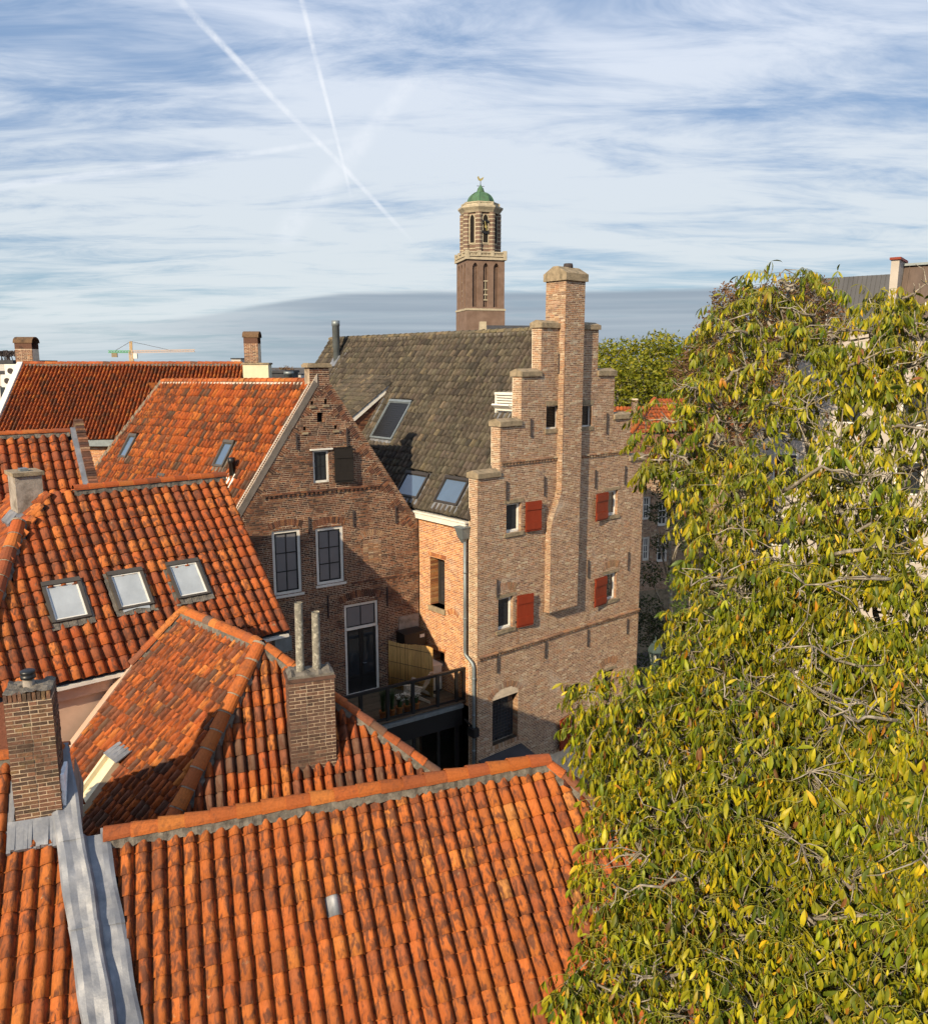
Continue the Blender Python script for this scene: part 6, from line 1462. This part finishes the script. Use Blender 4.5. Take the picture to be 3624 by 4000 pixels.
m.build('roof_seam', mroof, MB_, RB)
P = MW.shift(0, 0, .3); p0 = P.hit('k', 1478, 690); p1 = P.hit('k', 1582, 132); m = MB(); m.box(p0[0], P.hit('k', 1570, 400)[0], wt-1, p1[1], -1.6, 0); m.build('firewall', mwall, MB_, P)
m = MB(); m.box(p0[0]-.06, P.hit('k', 1570, 400)[0]+.06, p1[1], p1[1]+.1, -1.7, .08); m.build('firewall_cap', MT['red'], MB_, P)
s0 = P.hit('k', 1585, 165); x0 = P.hit('k', 1575, 400)[0]; m = MB(); m.hexa([(x0, wt-.3, -.2), (16, wt-.3, -.2), (16, s0[1]-.1, -1.5), (x0, s0[1]-.1, -1.5), (x0, wt-.3, .1), (16, wt-.3, .1), (16, s0[1], -1.2), (x0, s0[1], -1.2)]); m.build('right_roof', mroof2, MB_, P)
m = MB()
for i in range(20): x = x0+.2+i*.55; m.hexa([(x-.015, wt-.3, .1), (x+.015, wt-.3, .1), (x+.015, wt-.3, .16), (x-.015, wt-.3, .16), (x-.015, s0[1], -1.2), (x+.015, s0[1], -1.2), (x+.015, s0[1], -1.14), (x-.015, s0[1], -1.14)])
m.build('roof_seam', mroof2, MB_, P)
m = MB(); m.box(x0, 16, s0[1], s0[1]+.1, -1.6, -1.05); m.build('ridge_flashing', MT['zinc'], MB_, P)

# ================================================================== the big walnut tree
rs = random.Random(11)
WB = Vector((6.2, 12.0, 0)); W = thing('walnut_tree', 'large walnut tree in autumn leaf filling the right side of the view', 'tree', WB)
LB = [(1545, 560, 12.6, .42), (1500, 610, 12.6, .55), (1600, 640, 12.4, .6), (1450, 680, 12.5, .6), (1540, 700, 12.2, .8), (1690, 640, 12.2, .6), (1640, 720, 12.0, .85), (1770, 660, 12.0, .75), (1720, 760, 11.8, .9), (1810, 760, 11.6, .9), (1820, 650, 11.8, .6), (1740, 610, 12.2, .45), (1420, 640, 12.6, .4),
      (1420, 760, 12.3, .6), (1350, 800, 12.2, .5), (1300, 850, 12.1, .42), (1275, 905, 12.0, .3), (1380, 860, 12.0, .65), (1470, 840, 11.9, .85), (1580, 850, 11.6, 1.0), (1690, 880, 11.3, 1.0), (1800, 890, 11.0, 1.0),
      (1330, 930, 11.8, .45), (1420, 960, 11.6, .8), (1530, 970, 11.2, 1.0), (1650, 1000, 10.8, 1.1), (1780, 1020, 10.5, 1.1), (1380, 1050, 11.3, .65), (1470, 1090, 10.9, .9), (1580, 1120, 10.5, 1.05), (1710, 1140, 10.1, 1.1), (1815, 1150, 9.9, 1.0),
      (1370, 1160, 11.0, .6), (1345, 1240, 10.8, .45), (1430, 1210, 10.6, .85), (1530, 1240, 10.2, 1.0), (1650, 1270, 9.8, 1.1), (1780, 1290, 9.5, 1.1), (1370, 1310, 10.5, .6), (1450, 1340, 10.2, .85), (1330, 1370, 10.3, .45), (1570, 1370, 9.8, 1.0), (1700, 1410, 9.3, 1.1), (1815, 1430, 9.1, 1.0),
      (1180, 1385, 10.3, .42), (1230, 1370, 10.3, .35), (1240, 1440, 10.1, .6), (1165, 1445, 10.2, .36), (1320, 1450, 9.9, .75), (1420, 1470, 9.7, .9), (1530, 1500, 9.3, 1.0), (1650, 1540, 8.9, 1.05), (1780, 1570, 8.6, 1.1), (1228, 1520, 9.8, .42), (1285, 1565, 9.5, .62),
      (1215, 1612, 9.3, .33), (1360, 1590, 9.2, .85), (1470, 1620, 8.9, .95), (1590, 1660, 8.5, 1.0), (1720, 1700, 8.2, 1.05), (1820, 1720, 8.0, .9), (1230, 1680, 8.9, .55), (1320, 1710, 8.7, .75), (1430, 1740, 8.4, .9), (1550, 1790, 8.1, .95), (1680, 1830, 7.8, .95), (1800, 1860, 7.5, .9),
      (1220, 1770, 8.5, .45), (1300, 1820, 8.2, .65), (1400, 1860, 8.0, .8), (1500, 1910, 7.7, .85), (1620, 1950, 7.4, .9), (1750, 1980, 7.1, .85), (1230, 1890, 8.0, .42), (1320, 1940, 7.7, .6), (1420, 1990, 7.5, .75), (1560, 2040, 7.2, .85), (1700, 2080, 6.9, .9), (1130, 1945, 7.8, .16), (1250, 1980, 7.7, .4), (1180, 1955, 7.8, .16)]
lobes = [(at_y('D', x, y, Y), r) for x, y, Y, r in [(x+(28 if 990 < y < 1380 and x < 1440 else 0), y+(10 if y < 900 and x > 1620 else 0), Y, r*(.9 if y < 1000 else .92)) for x, y, Y, r in LB]]
fork = Vector((6.4, 12.3, 7.5)); wood = MB()
wood.tube([WB, WB+Vector((.05, .1, 3)), Vector((6.3, 12.2, 6)), fork], [.45, .36, .32, .28], 12)
def wiggle(a, b, n, amp):
    a = Vector(a); b = Vector(b); L = (b-a).length; out = [a]; off_ = Vector((0, 0, 0))
    for i in range(1, n): off_ = off_*.6+Vector((rs.gauss(0, 1), rs.gauss(0, 1), rs.gauss(0, .8)))*amp*L/n; out.append(a+(b-a)*(i/n)+off_)
    return out+[b]
# limbs: group lobes to eight scaffold limbs
keys = [(1560, 700, 12.6), (1750, 800, 12), (1430, 900, 12.2), (1620, 1050, 11.5), (1480, 1250, 11), (1750, 1300, 10.2), (1260, 1440, 10.6), (1520, 1550, 9.8), (1350, 1700, 9.2), (1700, 1750, 8.8), (1450, 1920, 8.2), (1700, 2000, 7.6)]
limbs = []
for x, y, Y in keys:
    e = at_y('D', x, y, Y); p = wiggle(fork-Vector((0, 0, rs.uniform(0, 2.0))), e, 8, .30); n = len(p)
    limbs.append(p); wood.tube(p, [.17*(1-.78*i/(n-1)) for i in range(n)], 8)
leafdirs = []; leaf_v = []; leaf_f = []; leaf_c = []
P_WAL = pal(((0.29, 0.265, 0.008), 6), ((0.20, 0.205, 0.008), 6), ((0.40, 0.33, 0.010), 4), ((0.085, 0.11, 0.009), 5), ((0.54, 0.34, 0.014), 0.9), ((0.46, 0.19, 0.012), 0.3), ((0.20, 0.08, 0.025), 0.4))
ST = [(0.0, 0.0), (0.22, 0.62), (0.5, 1.0), (0.78, 0.72), (1.0, 0.0)]
def leaf_geo():
    v = [(0, 0, 0)]; 
    for t, w in ST[1:4]:
        dz = -0.34*t*t; v += [(t*.97, -w*.5, dz+.10*w*.5), (t*.97, 0, dz), (t*.97, w*.5, dz+.10*w*.5)]
    v.append((.94, 0, -.38))
    f = [(0, 1, 2), (0, 2, 3)]
    for s in (1, 4): f += [(s, s+3, s+4, s+1), (s+1, s+4, s+5, s+2)]
    f += [(7, 10, 8), (8, 10, 9)]
    return np.array(v), f
LV_, LF_ = leaf_geo(); leaves = []; CT = [(1, 1, 1)]
def add_leaf(p, d, L, wid):
    d = d.normalized(); s = d.cross(Vector((rs.gauss(0, .6), rs.gauss(0, .6), 1))); s = s.normalized() if s.length > 1e-4 else Vector((1, 0, 0)); n = s.cross(d)
    if n.z < 0: s = -s; n = -n
    leaves.append((p, d*L, s*wid, n*L, CT[0]))
def compound(p, d, L):
    """walnut leaf: arching stalk with paired drooping leaflets"""
    d = d.normalized(); pts = [p]; q = p; dd = d.copy(); N_ = 4
    for i in range(N_): dd = (dd+Vector((0, 0, -.26))).normalized(); q = q+dd*L/N_; pts.append(q)
    wood.tube(pts, [.0045, .004, .003, .003, .002], 3, (1, 1, 1), 1, False)
    sd = dd.cross(Vector((0, 0, 1))); sd = sd.normalized() if sd.length > .01 else Vector((1, 0, 0))
    for i in range(1, N_+1):
        ll = L*.46*(.65+.45*i/N_)*rs.uniform(.65, 1.2)
        if i == N_: add_leaf(pts[i], dd+Vector((rs.gauss(0, .1), rs.gauss(0, .1), -.55)), ll*1.2, ll*.34)
        for s in (-1, 1):
            if i == 1 and rs.random() < .5: continue
            add_leaf(pts[i], sd*s*.75+dd*.35+Vector((rs.gauss(0, .15), rs.gauss(0, .15), -rs.uniform(.9, 2.4))), ll*1.08, ll*.29)
camv = EYE
for (c, r) in lobes:
    lb = min((q for p in limbs for q in p[2:]), key=lambda q: (q-c).length+max(0, q.z-c.z)*.5+ (2 if q.y < c.y-.5 else 0))
    pth = wiggle(lb, c, 5, .35); wood.tube(pth, [.045, .04, .034, .028, .02, .014], 6)
    dn = 0.85 if c.z > 13.6 else (1.25 if c.z > 12 else 1.75); n = int((8+32*r*r)*dn); made = 0; tries = 0
    sub = []
    for k in range(max(3, int(5*r))):
        d = Vector((rs.gauss(0, 1), rs.gauss(-.3, 1), rs.gauss(.3, .8))).normalized(); e = c+d*r*.8; pp = wiggle(pth[3], e, 4, .45); wood.tube(pp, [.02, .017, .014, .010, .007], 5); sub += pp[1:]
    if r > .3:      # pale bare boughs near the face of the crown
        for k in range(1 if rs.random() < (.6 if c.z > 12.5 else .32) else 0):
            f0 = c+Vector((rs.uniform(-.3, .3)*r, -r*rs.uniform(.75, 1.0), rs.uniform(-.2, .6)*r)); dv = Vector((rs.choice((-1, 1))*rs.uniform(.6, 1.2), rs.uniform(-.3, .2), rs.uniform(-.2, .5)))*r
            pp = wiggle(c, f0, 3, .2)+wiggle(f0, f0+dv, 5, .32)[1:]; wood.tube(pp, [.032-.026*i/(len(pp)-1) for i in range(len(pp))], 6)
            for q in pp[4:]:
                for z in range(2): e = q+Vector((rs.gauss(0, .8), rs.gauss(-.2, .5), rs.gauss(.1, .8)))*.30*r; wood.tube(wiggle(q, e, 3, .35), [.011, .009, .007, .004], 4)
    while made < n and tries < n*6:
        tries += 1
        d = Vector((rs.gauss(0, 1), rs.gauss(-.25, 1), rs.gauss(.15, 1))).normalized(); p = c+d*r*rs.uniform(.55, 1.08)
        if d.y > .75: continue
        made += 1; q_ = rs.random(); k_ = rs.uniform(.55, 1.0) if q_ < .45 else rs.uniform(.9, 1.3); CT[0] = (k_*(.8 if q_ < .3 else 1.0), k_, k_); s = min(sub, key=lambda q: (q-p).length); pt = wiggle(s, p, 3, .3); wood.tube(pt, [.009, .007, .006, .004], 4)
        out = ((p-s).normalized()*.6+d*.6+Vector((0, 0, .25))).normalized()
        for k in range(rs.choice((3, 4, 4, 5))):
            a = Vector((rs.gauss(0, 1), rs.gauss(0, 1), rs.gauss(.1, .5))).normalized(); compound(p, (out*.55+a*.8), rs.uniform(.20, .32))
big = MB(); Vs = []; chosen = []
order = []
for i, (p, d, s, n, ct) in enumerate(leaves):
    q = project(p)
    if q and 0 < q[0] < 3624 and 0 < q[1] < 4000: order.append((d.length/q[2], i))
order.sort(reverse=True); chosen = set(i for _, i in order[:300])
def leaf_mesh(c, mt):
    b = MB(); b.v = [tuple(q) for q in LV_]; b.f = list(LF_); b.c = [c]*len(LF_); b.mi = [0]*len(LF_); return b.mesh('leaf', mt, True)
lvar = variants('walnut', P_WAL, MT['leaf'], leaf_mesh, 40)
crown = MB(); nv = len(LV_); blocks = []; cnt = 0
for i, (p, d, s, n, ct) in enumerate(leaves):
    L = Matrix(((d.x, s.x, n.x, p.x), (d.y, s.y, n.y, p.y), (d.z, s.z, n.z, p.z), (0, 0, 0, 1)))
    if i in chosen: put_local('leaf', random.choice(lvar), W, Matrix.Translation(-WB) @ L)
    else:
        A_ = np.array(L); blocks.append(LV_ @ A_[:3, :3].T+A_[:3, 3]); b = cnt*nv; cnt += 1; c = P_WAL(); c = (c[0]*ct[0], c[1]*ct[1], c[2]*ct[2])
        for f in LF_: crown.f.append(tuple(b+k for k in f)); crown.c.append(c); crown.mi.append(0)
crown.v = [tuple(q) for q in np.concatenate(blocks)]
stuff(crown.build('foliage', MT['leaf'], W, Matrix(), True))
wood.build('trunk', [MT['bark'], material('leaf_stalk', (0.25, 0.24, 0.05), rough=.6, var=.2)], W, Matrix(), True)
print('leaves', len(leaves), 'wood faces', len(wood.f))
